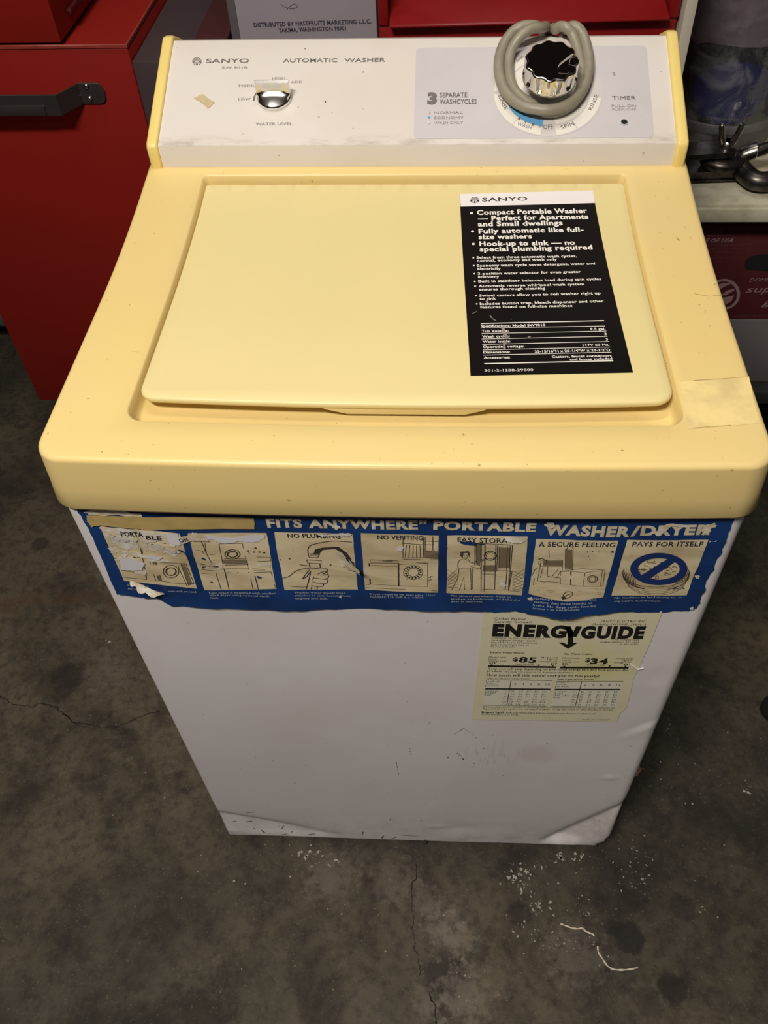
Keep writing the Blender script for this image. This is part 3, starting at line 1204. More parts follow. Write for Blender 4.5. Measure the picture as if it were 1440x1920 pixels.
def sector(r0, r1, a0, a1, n=16):
    o_ = [C0 + Vector((math.cos(math.radians(a0 + (a1 - a0) * i / n)), math.sin(math.radians(a0 + (a1 - a0) * i / n)))) * r1 for i in range(n + 1)]
    i_ = [C0 + Vector((math.cos(math.radians(a0 + (a1 - a0) * i / n)), math.sin(math.radians(a0 + (a1 - a0) * i / n)))) * r0 for i in range(n, -1, -1)]
    return o_ + i_


dl = Print(PN, IDK, 0.0005)
dl.uvpoly([C0 + Vector((math.cos(a), math.sin(a))) * (RD + .0012) for a in [2 * math.pi * i / 64 for i in range(64)]])
dl.done('dial_disc', DIALL, panel)
dl = Print(PN, IDK, 0.0006)
for a0, a1 in ((182, 227), (228.5, 261), (278, 301), (303, 352), (60, 178)):
    dl.uvpoly(sector(0.040, RD, a0, a1))
    dl.done('dial_sector', DIALW, panel)
for a0, a1 in ((-20, 200), (280, 340)):
    dl.uvpoly(sector(0.024, 0.0385, a0, a1))
    dl.done('dial_sector', DIALW, panel)
dl = Print(PN, IDK, 0.0007)
dl.uvpoly(sector(0.033, 0.0405, 205, 262))
dl.done('dial_blue_arc', BLUEARC, panel)
dl.disc(804.7, 221, 2.6, 2.2)
dl.done('cycle_dot', BLUEARC, panel)
dl = Print(PN, IDK, 0.0008)
for (x, y) in ((804.7, 212.5), (804.7, 230.7)):
    dl.disc(x, y, 2.8, 2.4)
    dl.done('cycle_dot', DIALW, panel)
kT = K(900, 20, 4.0)
p = Print(PN, kT, 0.0009)
p.text('RINSE', 133, 645, 182, 748, 28, .0)
p.text('RINSE', 838, 752, 888, 640, 28, .0)
p.text('SPIN', 616, 895, 710, 860, 30, .0)
p.text('OFF', 475, 892, 546, 889, 32, .0)
p.text('WASH', 275, 862, 378, 895, 26, -.01)
for (s, x, y) in (('1', 284, 818), ('4', 328, 845), ('1', 385, 866), ('0', 436, 880)):
    p.text(s, x, y, x + 14, y + 4, 20)
p.text('2', 768, 688, 784, 676, 16)
p.text('4', 740, 742, 755, 734, 16)
p.text('WASH', 280, 395, 330, 350, 22)
k2 = K(720, 0, 2.0)
p.k = k2
p.text('3', 162, 390, 198, 390, 38, .06, 4)
p.text('SEPARATE', 208, 367, 312, 366, 17, .012)
p.text('WASHCYCLES', 208, 392, 347, 391, 17, .012)
p.text('TIMER', 855, 376, 944, 375, 13, .0)
p.done('dial_lettering', GREYINK, panel, True)
p.line([(856, 276), (864, 276), (866, 281), (860, 285)], .0005)
p.done('panel_mark', GREYINK, panel)
p = Print(PN, k2, 0.0009)
p.text('NORMAL', 188, 429, 296, 428, 9)
p.text('ECONOMY', 188, 448, 298, 447, 9)
p.text('WASH ONLY', 188, 467, 296, 466, 9)
p.text('PULL-ON', 853, 404, 945, 403, 9)
p.text('PUSH-OFF', 855, 417, 944, 416, 9)
for (s, x, y) in (('1', 168, 428), ('3', 168, 466)):
    p.text(s, x, y, x + 5, y, 7)
p.k = K(340, 80, 3.6)
p.text('SW 9010', 274, 179, 443, 178, 15)
p.text('HIGH', 613, 250, 700, 249, 13)
p.text('MEDIUM', 387, 300, 540, 298, 13)
p.text('LOW', 384, 392, 466, 391, 16)
p.text('ADD', 740, 275, 817, 274, 14)
p.text('WATER LEVEL', 500, 560, 748, 558, 17)
p.done('panel_small_lettering', PALEINK, panel, True)
p = Print(PN, K(340, 80, 3.6), 0.0004)
q = Print(PN, K(340, 80, 3.6), 0.00055)
logo(p, 106, 127, 32, 26, q)
p.text('SANYO', 166, 138, 455, 136, 27, .014, 3)
p.text('AUTOMATIC', 686, 134, 1052, 132, 25, .01, 3)
p.text('WASHER', 1100, 132, 1376, 130, 25, .01, 3)
p.poly([(482, 392), (486, 370), (500, 342), (512, 335), (515, 342), (503, 355), (498, 375), (496, 392)])
p.done('panel_lettering', GREYINK, panel, True)
q.done('panel_badge_rays', PANEL, panel)
p = Print(PN, K(340, 80, 3.6), 0.0004)
for (x, y, r) in ((972, 400, 6), (835, 42, 4), (1230, 200, 5), (790, 436, 3), (1018, 475, 3)):
    p.disc(x, y, r, r * .8, 8)
    p.done('panel_speck', SPECK, panel)
sheet('tape_scrap', PN, jag(pxpoly(PN, K(340, 80, 3.6), [(82, 380), (118, 357), (150, 352), (228, 405), (176, 448), (128, 402)]), .0008, 2, 8), 0.0005, M('tape_scrap_tan', (200, 184, 142), 0.6, var=0.15, vscale=120), panel)['label'] = 'torn bit of old tan tape'

# indicator hole: a dark disc painted for its shade, nothing is cut
hu = PN.uv(1170, 230)
v_, f_ = lathe([(0.0030, 0.0004), (0.0030, 0.0009), (0.0026, 0.0010)], 20, PN.pt(hu.x, hu.y), PN.nrm, (1, 0, 0), None, False, True)
mesh('indicator_hole_shade', v_, f_, PAINTSHADE, panel)
v_, f_ = lathe([(0.0037, 0.0004), (0.0037, 0.0013), (0.0031, 0.0014), (0.0029, 0.0008)], 20, PN.pt(hu.x, hu.y), PN.nrm, (1, 0, 0), None, False, False)
mesh('hole_grommet', v_, f_, LILAC, panel)

# water level knob
wk = Vector((-0.1352, 0.0570))
wo = PN.pt(wk.x, wk.y, 0)
v_, f_ = lathe([(0.0166, 0.0004), (0.0168, 0.0036), (0.0160, 0.0046), (0.0150, 0.0048), (0.004, 0.0052), (0.0001, 0.0052)], 40, wo, PN.nrm, (1, 0, 0))
knob1 = mesh('water_level_knob', v_, f_, CHROME, washer)
knob1['label'] = 'chrome water level knob with a flat upright grip'
# the grip: an upright fin whose front slopes out to the rim in a scoop
bm = bmesh.new()
cols = []
NS = 14
for i in range(NS + 1):
    s = -1 + 2 * i / NS
    hw_ = 0.0158
    x = s * hw_
    chord = math.sqrt(max(0.0, 0.0160 ** 2 - x * x))
    tp = 0.93
    sec = [(0.0052, 0.0046), (0.0034, 0.0185), (0.0022, 0.0192), (-0.0006, 0.0188), (-0.0022, 0.0098)]
    for k in range(1, 6):
        t = k / 5
        sec.append((-0.0022 - (chord - 0.0022) * t if chord > 0.0022 else -0.0022, 0.0098 - 0.0050 * t ** 0.6))
    row = []
    for (dv, h) in sec:
        xx = x * (1.0 + 0.02 * (h / 0.019))
        row.append(bm.verts.new(PN.pt(wk.x + xx, wk.y + dv, h)))
    cols.append(row)
for a, b in zip(cols[:-1], cols[1:]):
    for k in range(len(a) - 1):
        bm.faces.new((a[k], b[k], b[k + 1], a[k + 1]))
bm.faces.new(cols[0])
bm.faces.new(cols[-1][::-1])
from_bm('knob_grip', bm, CHROME, knob1, True, 35)

# timer knob, pulled out on its shaft
to = PN.pt(0.1250, 0.0585, 0)
v_, f_ = lathe([(0.006, 0.0), (0.006, 0.023)], 16, to, PN.nrm, (1, 0, 0))
knob2 = mesh('timer_knob', *lathe([(0.0245, 0.0205), (0.0252, 0.0215), (0.0252, 0.0245), (0.0238, 0.0262), (0.0240, 0.0385), (0.0232, 0.0400), (0.0222, 0.0404)], 160, to, PN.nrm, (1, 0, 0),
                                   lambda g, h: 1 + (0.045 if h > 0.026 else 0.0) * math.cos(11 * g) * (1 if h < 0.0395 else 0.8)), CHROME, washer, True, 50)
knob2['label'] = 'fluted chrome timer knob with a glossy black face'
mesh('knob_shaft', v_, f_, BLACKRUB, knob2)
v_, f_ = lathe([(0.0222, 0.0404), (0.0218, 0.0408), (0.0001, 0.0408)], 160, to, PN.nrm, (1, 0, 0), lambda g, h: 1 + 0.05 * math.cos(11 * g), False, False)
mesh('knob_face', v_, f_, BLACKGLOSS, knob2, False)
TF = Surf(PN.pt(0, 0, 0.0409), (1, 0, 0), PN.v)
p = Print(TF, kT, 0.0002)
p.poly([(580, 430), (598, 395), (690, 322), (705, 330), (690, 345), (610, 402)])
p.line([(712, 335), (712, 352), (690, 352), (676, 365), (668, 405), (730, 420)], .0005)
p.line([(588, 470), (655, 475), (668, 460)], .0003)
p.done('knob_pointer', M('pointer_silver', (168, 160, 150), 0.35, 0.6), knob2)


# power cord: bent over the top of the panel and looped round the knob shaft
def cp(x, y, h, k=kT):
    u = Surf(PN.pt(0, 0, h), PN.u, PN.v).uv(*k(x, y))
    return PN.pt(u.x, u.y, h)


RC = 0.0050
l1 = [cp(470, 140, -0.020) + Vector((0, 0.03, -0.03)), cp(500, 170, -0.004) + Vector((0, 0.012, 0)), cp(455, 128, 0.007), cp(400, 112, 0.013), cp(320, 118, 0.014), cp(240, 165, 0.011), cp(170, 270, 0.0085), cp(140, 400, 0.0075), cp(158, 530, 0.0075), cp(215, 640, 0.008),
      cp(320, 715, 0.010), cp(460, 742, 0.012), cp(600, 730, 0.012), cp(710, 670, 0.010), cp(780, 570, 0.0085), cp(815, 440, 0.0075), cp(808, 310, 0.0075), cp(775, 190, 0.010), cp(735, 130, 0.013), cp(690, 118, 0.012), cp(655, 140, 0.006), cp(650, 190, -0.004) + Vector((0, 0.012, 0)), cp(640, 190, -0.02) + Vector((0, 0.03, -0.03))]
l2 = [cp(545, 200, -0.020) + Vector((0, 0.02, -0.02)), cp(510, 165, 0.000) + Vector((0, 0.010, 0)), cp(460, 130, 0.0135), cp(390, 135, 0.0185), cp(310, 185, 0.0165), cp(250, 265, 0.011), cp(218, 360, 0.0065), cp(218, 470, 0.0058), cp(245, 570, 0.0058), cp(300, 640, 0.0058), cp(380, 695, 0.0058), cp(480, 760, 0.0055),
      cp(600, 752, 0.0055), cp(700, 690, 0.0055), cp(752, 590, 0.0056), cp(765, 480, 0.0056), cp(752, 380, 0.0060), cp(725, 270, 0.0070), cp(695, 180, 0.011), cp(650, 128, 0.0145), cp(600, 118, 0.012), cp(565, 140, 0.006), cp(548, 185, -0.004) + Vector((0, 0.012, 0)), cp(548, 200, -0.02) + Vector((0, 0.03, -0.03))]
l1 = spline(l1, 7)
l2 = spline(l2, 7)
v1, f1 = tube(l1, RC, 14)
v2, f2 = tube(l2, RC * 0.96, 14)
n_ = len(v1)
cord = mesh('power_cord', v1 + v2, f1 + [tuple(i + n_ for i in f) for f in f2], CORDM, washer)
cord['label'] = 'thick grey power cord looped around the timer knob'

# ------------------------------------------------------------------ blue advertising banner
k6, k7, k8 = K(100, 930, 3.4286), K(500, 930, 3.13), K(940, 930, 2.88)


def ban_relief(u, v):
    """the lower edge of the old poster hangs off in waves"""
    low = max(0.0, min(1.0, (0.625 - v) / 0.07))
    w = 0.0006 + 0.0012 * low * (1 + math.sin(u * 46 + 0.6))
    w += 0.0045 * low ** 2 * math.exp(-((u - 0.128) / 0.030) ** 2)
    w += 0.0026 * low ** 2 * math.exp(-((u + 0.17) / 0.02) ** 2)
    w += 0.0007 * noise.noise(Vector((u * 30, v * 45, 0.0)))
    w += 0.0009 * math.exp(-((v - 0.625 - 0.03 * math.sin(u * 20)) / 0.004) ** 2) * (0.5 + 0.5 * math.sin(u * 31))
    return max(0.0004, w)


BN = Surf((0, FRONT_Y - 0.0004, 0), (1, 0, 0), (0, 0, 1), lambda u, v: ban_relief(u, v) + max(0, dent(u, v)))
out = [k6(155, 62), k6(160, 110), k6(205, 180), k6(265, 300), k6(330, 445), k6(410, 635), k6(520, 645), k6(600, 660), k6(680, 662), k6(722, 690), k6(752, 702), k6(765, 712), k6(830, 708), k6(1100, 722), k6(1440, 735),
       k7(0, 670), k7(150, 674), k7(300, 668), k7(500, 662), k7(700, 668), k7(900, 675), k7(1100, 680), k7(1300, 682), k8(0, 628), k8(60, 624), k8(120, 628), k8(200, 645), k8(270, 660), k8(340, 664), k8(400, 660), k8(500, 640), k8(600, 632), k8(740, 630), k8(870, 630), k8(950, 622), k8(1000, 622), k8(1040, 615), k8(1060, 600),
       k8(1075, 560), k8(1098, 520), k8(1100, 490), k8(1125, 430), k8(1150, 390), k8(1185, 320), k8(1215, 250), k8(1240, 180), k8(1262, 120), k8(1262, 90)]
op = jag([BN.uv(*a) for a in out], .0012, 2, 21)
banner = sheet('poster_banner', BN, op, 0.0, BANBLUE, washer, 0.006)
banner['label'] = 'torn blue advertising poster strip pasted across the cabinet'

PIC = {
    1: (k6, [(300, 192), (560, 215), (812, 240), (868, 415), (925, 595), (690, 570), (455, 545), (372, 355)]),
    2: (k6, [(865, 238), (1370, 236), (1402, 415), (1436, 595), (1200, 602), (972, 604), (918, 425)]),
    3: (k7, [(45, 210), (275, 215), (505, 222), (520, 390), (535, 548), (320, 548), (105, 552), (72, 380)]),
    4: (k7, [(553, 216), (780, 222), (1010, 230), (1008, 400), (1005, 565), (790, 560), (578, 548), (566, 380)]),
    5: (k7, [(1060, 230), (1300, 232), (1532, 236), (1518, 400), (1497, 582), (1270, 575), (1055, 568), (1058, 400)]),
    6: (k8, [(188, 230), (410, 238), (632, 240), (592, 390), (550, 545), (450, 562), (350, 568), (250, 552), (147, 526), (168, 380)]),
    7: (k8, [(680, 235), (900, 238), (1118, 234), (1060, 385), (1000, 535), (800, 538), (594, 536), (638, 380)]),
}
pics = {}
for i, (k, pts) in PIC.items():
    poly = jag([BN.uv(*k(*a)) for a in pts], .0004, 2, i)
    pics[i] = sheet('picture', BN, poly, 0.00025, PAPER, banner, 0.008)
TL = .0007
# art in dark ink and in faint ink
ink = Print(BN, k7, 0.00042)
fnt = Print(BN, k7, 0.00038)
# 3: hand and tap
for pts, c in (([(243, 338), (242, 310), (255, 290), (280, 280), (390, 262), (500, 268)], True), ([(300, 338), (305, 318), (330, 308), (400, 300)], True), ([(243, 338), (250, 358), (300, 358), (312, 335)], False), ([(243, 338), (312, 335)], False),
               ([(235, 372), (322, 378), (318, 395), (240, 390), (235, 372)], False), ([(250, 392), (258, 418), (310, 420), (312, 396)], True), ([(95, 480), (130, 470), (170, 440), (215, 425), (262, 420)], True), ([(262, 420), (330, 420), (352, 425), (355, 440), (330, 455)], True),
               ([(250, 430), (220, 470), (212, 485), (235, 470), (258, 440)], True), ([(330, 455), (360, 462), (360, 478), (330, 485), (275, 478)], True), ([(300, 455), (340, 440), (358, 448), (360, 462)], True), ([(330, 485), (358, 490), (352, 508), (320, 512), (270, 502)], True), ([(320, 512), (335, 515), (325, 528), (290, 530), (262, 522)], True),
               ([(110, 525), (160, 530), (200, 532), (240, 532)], True), ([(258, 440), (250, 480), (232, 545)], True), ([(275, 470), (262, 545)], True), ([(298, 530), (295, 546)], False), ([(255, 345), (305, 343)], False)):
    ink.line(pts, .0008, False, c)
ink.poly([(275, 335), (285, 310), (330, 300), (420, 295), (470, 330), (500, 370), (480, 372), (440, 330), (400, 308), (330, 314), (310, 335)])
ink.poly([(190, 398), (240, 405), (235, 410), (195, 402)])
for (x, y) in ((375, 402), (135, 366), (80, 372)):
    ink.disc(x, y, 6, 4, 8)
ink.done('line_drawing', LINEINK, banner)
# 4: washer, dryer, window with curtain
for pts in ([(608, 372), (768, 378), (770, 392), (605, 390), (608, 372)], [(600, 392), (605, 515), (772, 524), (772, 392)], [(778, 398), (945, 393), (945, 530), (780, 525)], [(770, 380), (950, 392)], [(580, 515), (605, 518)], [(945, 495), (970, 488)], [(578, 535), (1000, 555)], [(680, 380), (740, 380)],
            [(800, 230), (800, 360), (920, 360), (920, 240)], [(795, 275), (915, 283), (1005, 285)], [(820, 285), (812, 355)], [(840, 285), (835, 358)], [(860, 288), (858, 360)], [(880, 288), (880, 360)], [(900, 288), (902, 360)], [(920, 320), (1006, 325)], [(930, 240), (930, 318)], [(975, 235), (975, 318)], [(800, 368), (1005, 372)], [(930, 262), (1005, 265)], [(950, 478), (965, 470), (975, 470)], [(610, 405), (765, 410)]):
    ink.line(pts, .0006)
ink.poly([(598, 392), (607, 392), (612, 516), (604, 516)])
ink.poly([(769, 390), (777, 390), (779, 526), (771, 526)])
ink.ellipse(860, 446, 56, 42, .0006)
ink.ellipse(860, 446, 32, 24, .0006)
for a in range(0, 360, 24):
    c, s = math.cos(math.radians(a)), math.sin(math.radians(a))
    ink.line([(860 + 37 * c, 446 + 28 * s), (860 + 50 * c, 446 + 38 * s)], .0016)
for a in (20, 55, 90, 125, 160):
    c, s = math.cos(math.radians(a)), math.sin(math.radians(a))
    fnt.line([(860 + 60 * c, 446 + 46 * s), (860 + 72 * c, 446 + 54 * s)], .0005)
fnt.poly([(920, 322), (1006, 326), (1006, 368), (920, 362)])
ink.line([(962, 468), (958, 492)], .0006)
ink.done('line_drawing', LINEINK, banner)
fnt.done('shaded_drawing', FAINTINK, banner)
# 5: cook at the cupboards
for pts, c in (([(1140, 350), (1138, 330), (1155, 318), (1180, 320), (1190, 335), (1188, 355)], True), ([(1150, 330), (1148, 355), (1165, 368), (1180, 355), (1182, 335)], True), ([(1150, 368), (1128, 380), (1122, 410), (1128, 425), (1150, 425)], True), ([(1182, 368), (1200, 388), (1240, 375), (1285, 365)], True), ([(1200, 395), (1245, 384), (1285, 372)], True),
               ([(1140, 420), (1195, 420), (1198, 450), (1200, 548)], False), ([(1128, 425), (1122, 480), (1085, 550), (1130, 552), (1158, 470), (1162, 550), (1200, 548)], False), ([(1195, 410), (1250, 425), (1255, 415)], True), ([(1155, 345), (1162, 345)], False), ([(1170, 345), (1177, 345)], False), ([(1162, 360), (1172, 360)], False)):
    ink.line(pts, .0006, False, c)
ink.poly([(1140, 348), (1142, 328), (1160, 318), (1182, 322), (1190, 345), (1184, 345), (1178, 332), (1155, 332), (1150, 360), (1142, 358)])
for pts in ([(1222, 275), (1222, 410)], [(1218, 275), (1355, 280), (1435, 285)], [(1280, 278), (1276, 560)], [(1232, 280), (1232, 400)], [(1355, 285), (1350, 440)], [(1345, 285), (1338, 545)], [(1258, 285), (1258, 558)], [(1270, 405), (1345, 405)], [(1355, 435), (1440, 440)], [(1365, 295), (1430, 298), (1425, 425), (1362, 422), (1365, 295)], [(1210, 420), (1206, 545)], [(1265, 545), (1340, 548)], [(1268, 440), (1340, 440)], [(1265, 455), (1340, 455)], [(1440, 440), (1420, 555)], [(1410, 440), (1400, 550)]):
    ink.line(pts, .0006)
ink.ellipse(1312, 348, 34, 26, .0012)
ink.ellipse(1312, 348, 24, 18, .0005)
fnt.poly([(1366, 300), (1428, 302), (1423, 420), (1364, 418)])
fnt.poly([(1270, 408), (1342, 408), (1341, 438), (1269, 438)])
fnt.poly([(1234, 280), (1256, 282), (1252, 410), (1232, 400)])
for i in range(5):
    fnt.line([(1062, 430 + i * 26), (1062 + 60, 470 + i * 16)], .0005)
    fnt.line([(1062, 480 + i * 14), (1120, 425 + i * 22)], .0005)
ink.k = fnt.k = k8
for i in range(6):
    fnt.line([(60, 400 + i * 20), (120, 430 + i * 16)], .0005)
    fnt.line([(60, 440 + i * 14), (120, 395 + i * 20)], .0005)
ink.line([(0, 258), (60, 262), (40, 510), (98, 512)], .0006)
ink.line([(32, 265), (28, 400), (0, 402)], .0005)
ink.line([(48, 262), (38, 505)], .0005)
ink.done('line_drawing', LINEINK, banner)
fnt.done('shaded_drawing', FAINTINK, banner)
# 6: kitchen with the machines
for pts in ([(320, 405), (375, 405), (375, 478), (318, 472), (320, 405)], [(375, 405), (452, 412), (440, 485), (375, 478)], [(452, 412), (545, 400), (535, 485), (440, 485)], [(320, 405), (430, 390), (560, 398)], [(560, 398), (548, 480), (535, 485)], [(345, 285), (388, 282), (385, 400), (345, 395), (345, 285)], [(352, 290), (358, 270), (380, 270), (388, 282)],
            [(200, 335), (215, 345), (205, 400), (195, 455), (240, 465)], [(190, 455), (318, 465)], [(215, 345), (330, 345)], [(212, 378), (330, 378)], [(250, 378), (248, 430), (300, 440), (320, 400)], [(275, 430), (310, 390)], [(225, 382), (210, 440)], [(165, 430), (180, 395), (195, 385)], [(255, 250), (258, 330)], [(250, 432), (320, 440)], [(330, 345), (328, 400)], [(178, 440), (172, 478), (190, 470)], [(205, 350), (200, 365), (212, 372)]):
    ink.line(pts, .0005)
ink.poly([(372, 405), (379, 405), (376, 480), (371, 478)])
ink.ellipse(492, 446, 26, 18, .0008)
ink.ellipse(492, 446, 17, 12, .0005)
fnt.poly([(225, 348), (328, 348), (328, 376), (225, 374)])
fnt.poly([(348, 288), (384, 288), (382, 395), (348, 390)])
ink.line([(330, 540), (345, 520), (375, 515), (385, 530), (360, 548), (330, 550), (350, 535), (378, 525)], .0007, False, True)
ink.poly([(320, 545), (340, 538), (352, 552), (330, 556)])
for (x, y, r) in ((465, 300, 6), (492, 298, 5), (470, 325, 4), (525, 300, 4), (600, 300, 9), (478, 338, 3)):
    ink.disc(x, y, r, r * .6, 7)
ink.line([(200, 340), (218, 334), (250, 352), (240, 365)], .0009)
for i in range(16):
    x = 170 + rnd2.uniform(0, 360)
    y = rnd2.uniform(495, 540)
    fnt.line([(x, y), (x + rnd2.uniform(10, 30), y + rnd2.uniform(-3, 5))], .0004)
ink.done('line_drawing', LINEINK, banner)
fnt.done('shaded_drawing', FAINTINK, banner)
# 7: basket of laundry
ink.ellipse(835, 415, 180, 75, .0007, 165, 375)
for i in range(5):
    fnt.ellipse(835, 420 + 9 * i, 180 - 5 * i, 78, .0006, 185 + 3 * i, 355 - 3 * i)
ink.ellipse(835, 425, 178, 78, .0009, 178, 250)
ink.ellipse(835, 430, 176, 76, .0009, 290, 362)
for i in range(34):
    a = rnd2.uniform(0, 6.28)
    r = rnd2.uniform(.1, .85)
    x, y = 840 + 125 * r * math.cos(a), 390 + 62 * r * math.sin(a)
    ink.line([(x, y), (x + rnd2.uniform(-22, 22), y + rnd2.uniform(-10, 10)), (x + rnd2.uniform(-35, 35), y + rnd2.uniform(-16, 16))], .0006, False, True)
for i in range(8):
    x = 655 + i * 9
    ink.line([(x, 405 + i * 3), (x + 8, 450 + i * 5)], .0006)
    ink.line([(1015 - i * 9, 405 + i * 3), (1004 - i * 9, 440 + i * 5)], .0006)
ink.done('line_drawing', LINEINK, banner)
fnt.done('shaded_drawing', FAINTINK, banner)
# 1 and 2: machines and the stacked pair
ink.k = fnt.k = k6
for pts in ([(620, 420), (660, 425), (698, 545), (660, 545), (620, 420)], [(640, 422), (680, 545)], [(660, 425), (850, 430), (905, 560), (860, 575), (800, 445)], [(820, 435), (870, 572)], [(698, 545), (800, 560), (905, 560)], [(440, 475), (600, 500), (600, 535), (450, 520)], [(590, 500), (600, 535)], [(560, 330), (590, 470)], [(570, 330), (575, 400)]):
    ink.line(pts, .0006)
ink.ellipse(757, 483, 50, 40, .0008)
ink.ellipse(757, 483, 32, 25, .0012)
ink.ellipse(1152, 372, 48, 30, .0008)
ink.ellipse(1152, 372, 32, 19, .0012)
for pts in ([(1065, 305), (1215, 303), (1245, 430), (1090, 432), (1065, 305)], [(1090, 432), (1130, 600)], [(1245, 430), (1285, 598)], [(1098, 400), (1240, 402)], [(945, 440), (1090, 432)], [(1102, 440), (1255, 438)], [(1110, 460), (1255, 460)], [(1120, 488), (1262, 488)], [(950, 495), (1050, 492)], [(1045, 492), (1080, 600)], [(1290, 490), (1400, 485)], [(1295, 510), (1318, 598)], [(1400, 485), (1430, 590)], [(900, 290), (1010, 292)], [(935, 250), (990, 380), (1040, 370)], [(990, 380), (1020, 430)], [(975, 300), (985, 370)], [(1310, 390), (1395, 392), (1398, 415), (1312, 418)], [(920, 345), (960, 350), (985, 435)], [(940, 430), (1090, 470)], [(1280, 465), (1360, 470), (1358, 478), (1285, 478)], [(1270, 350), (1250, 345), (1262, 372)], [(950, 470), (1060, 480)]):
    ink.line(pts, .0006)
fnt.poly([(1090, 405), (1240, 408), (1246, 428), (1092, 430)])
fnt.poly([(640, 425), (660, 426), (697, 545), (676, 543)])
fnt.poly([(822, 438), (845, 436), (895, 560), (872, 570)])
fnt.poly([(955, 450), (1060, 445), (1075, 465), (960, 470)])
for (x, y) in ((1300, 332), (1250, 350), (1325, 358), (1290, 358), (965, 456), (1018, 552), (1355, 362)):
    ink.disc(x, y, 9, 5, 7)
for i in range(46):
    x, y = rnd2.uniform(330, 800), rnd2.uniform(225, 400)
    ink.line([(x, y), (x + rnd2.uniform(-18, 25), y + rnd2.uniform(-7, 7))], rnd2.uniform(.0004, .0013))
ink.done('line_drawing', LINEINK, banner)
fnt.done('shaded_drawing', FAINTINK, banner)
p = Print(BN, k8, 0.00055)
n = 48
for part in range(1):
    o_ = [(850 + 155 * math.cos(2 * math.pi * i / n), 391 + 87 * math.sin(2 * math.pi * i / n)) for i in range(n + 1)]
    i_ = [(850 + 112 * math.cos(2 * math.pi * i / n), 391 + 58 * math.sin(2 * math.pi * i / n)) for i in range(n + 1)]
    oo = [BN.uv(*k8(*a)) for a in o_]
    ii = [BN.uv(*k8(*a)) for a in i_]
    p.tri(oo + ii, [(i, i + 1, n + 1 + i + 1, n + 1 + i) for i in range(n)])
p.poly([(750, 428), (905, 332), (945, 348), (795, 448)])
p.done('prohibition_sign', NOBLUE, banner)
# titles
p = Print(BN, k7, 0.0006)
p.text('NO PLUMBING', 125, 242, 434, 246, 24, .012)
p.text('NO VENTING', 650, 250, 918, 256, 24, .012)
p.text('EASY STORAGE', 1120, 264, 1475, 268, 23, .012)
p.k = k8
p.text('A SECURE FEELING', 200, 270, 612, 272, 24, .012)
p.text('PAYS FOR ITSELF', 705, 268, 1085, 268, 24, .012)
p.done('picture_title', TITLEINK, banner, True)
p = Print(BN, k6, 0.0013)
p.text('PORTA', 440, 248, 580, 254, 28, .012)
p.text('BLE', 600, 271, 698, 275, 24, .012)
p.done('picture_title', TITLEINK, banner, True)
# headline
p = Print(BN, k7, 0.0004)
p.text('FITS', 5, 180, 212, 182, 48, 0.05, 3)
p.text('ANYWHERE', 248, 183, 888, 191, 46, 0.05, 3)
p.text('”', 896, 190, 944, 190, 46, .04, 3)
p.text('PORTABLE', 978, 192, 1578, 206, 46, 0.05, 3)
p.k = k8
p.text('WASHER', 232, 206, 690, 216, 50, 0.05, 3)
p.text('/', 696, 212, 742, 212, 50, .05, 3)
p.text('DRYER', 748, 209, 1125, 205, 48, 0.05, 3)
p.done('headline_lettering', CREAMTXT, banner, True)
# captions
p = Print(BN, k7, 0.0004)
for (s, x0, y0, x1, y1) in (('Washer water supply hose', 163, 570, 463, 571), ('attaches to sink faucet. Drain', 165, 587, 495, 589), ('empties into sink.', 168, 603, 360, 604), ('Dryer requires no vent pipe. Uses', 605, 578, 988, 584), ('standard 115 volt a.c. outlet.', 605, 594, 924, 598),
                            ('Fits almost anywhere. Keep in', 1080, 588, 1432, 596), ('kitchen or bathroom, or behind a', 1080, 607, 1485, 614), ('door in bedroom.', 1080, 621, 1270, 622)):
    p.text(s, x0, y0, x1, y1, 10, .012, 1)
p.k = k8
for (s, x0, y0, x1, y1) in (("Nothing's more convenient and", 175, 556, 510, 562), ('sanitary than doing laundry at', 175, 574, 488, 580), ('home. No dingy public laundry', 170, 591, 512, 596), ('rooms – or laundromats.', 170, 607, 424, 614), ('No machines to feed money to, or', 610, 553, 976, 550), ('expensive laundromats.', 606, 570, 862, 569)):
    p.text(s, x0, y0, x1, y1, 10, .012, 1)
p.k = k6
for (s, x0, y0, x1, y1) in (('Doo', 475, 573, 520, 578), ('for con', 480, 597, 560, 603), ('own roll around', 738, 614, 920, 620), ('Less space is required with smaller', 1003, 624, 1430, 628), ('sized dryer using optional stack', 1006, 641, 1390, 646), ('rack.', 1010, 656, 1064, 658)):
    p.text(s, x0, y0, x1, y1, 11, .012, 1)
p.done('caption_lettering', CAPTXT, banner, True)
# masking tape over the headline
sheet('tape_strip', BN, jag([BN.uv(*k6(*a)) for a in [(215, 118), (400, 122), (570, 126), (580, 130), (900, 128), (1290, 134), (1294, 206), (900, 208), (590, 212), (560, 206), (300, 182), (262, 188), (250, 196), (232, 172), (218, 160)]], .0006, 2, 5), 0.0010, KRAFT, banner, 0.008)['label'] = 'strip of tan masking tape over the start of the headline'
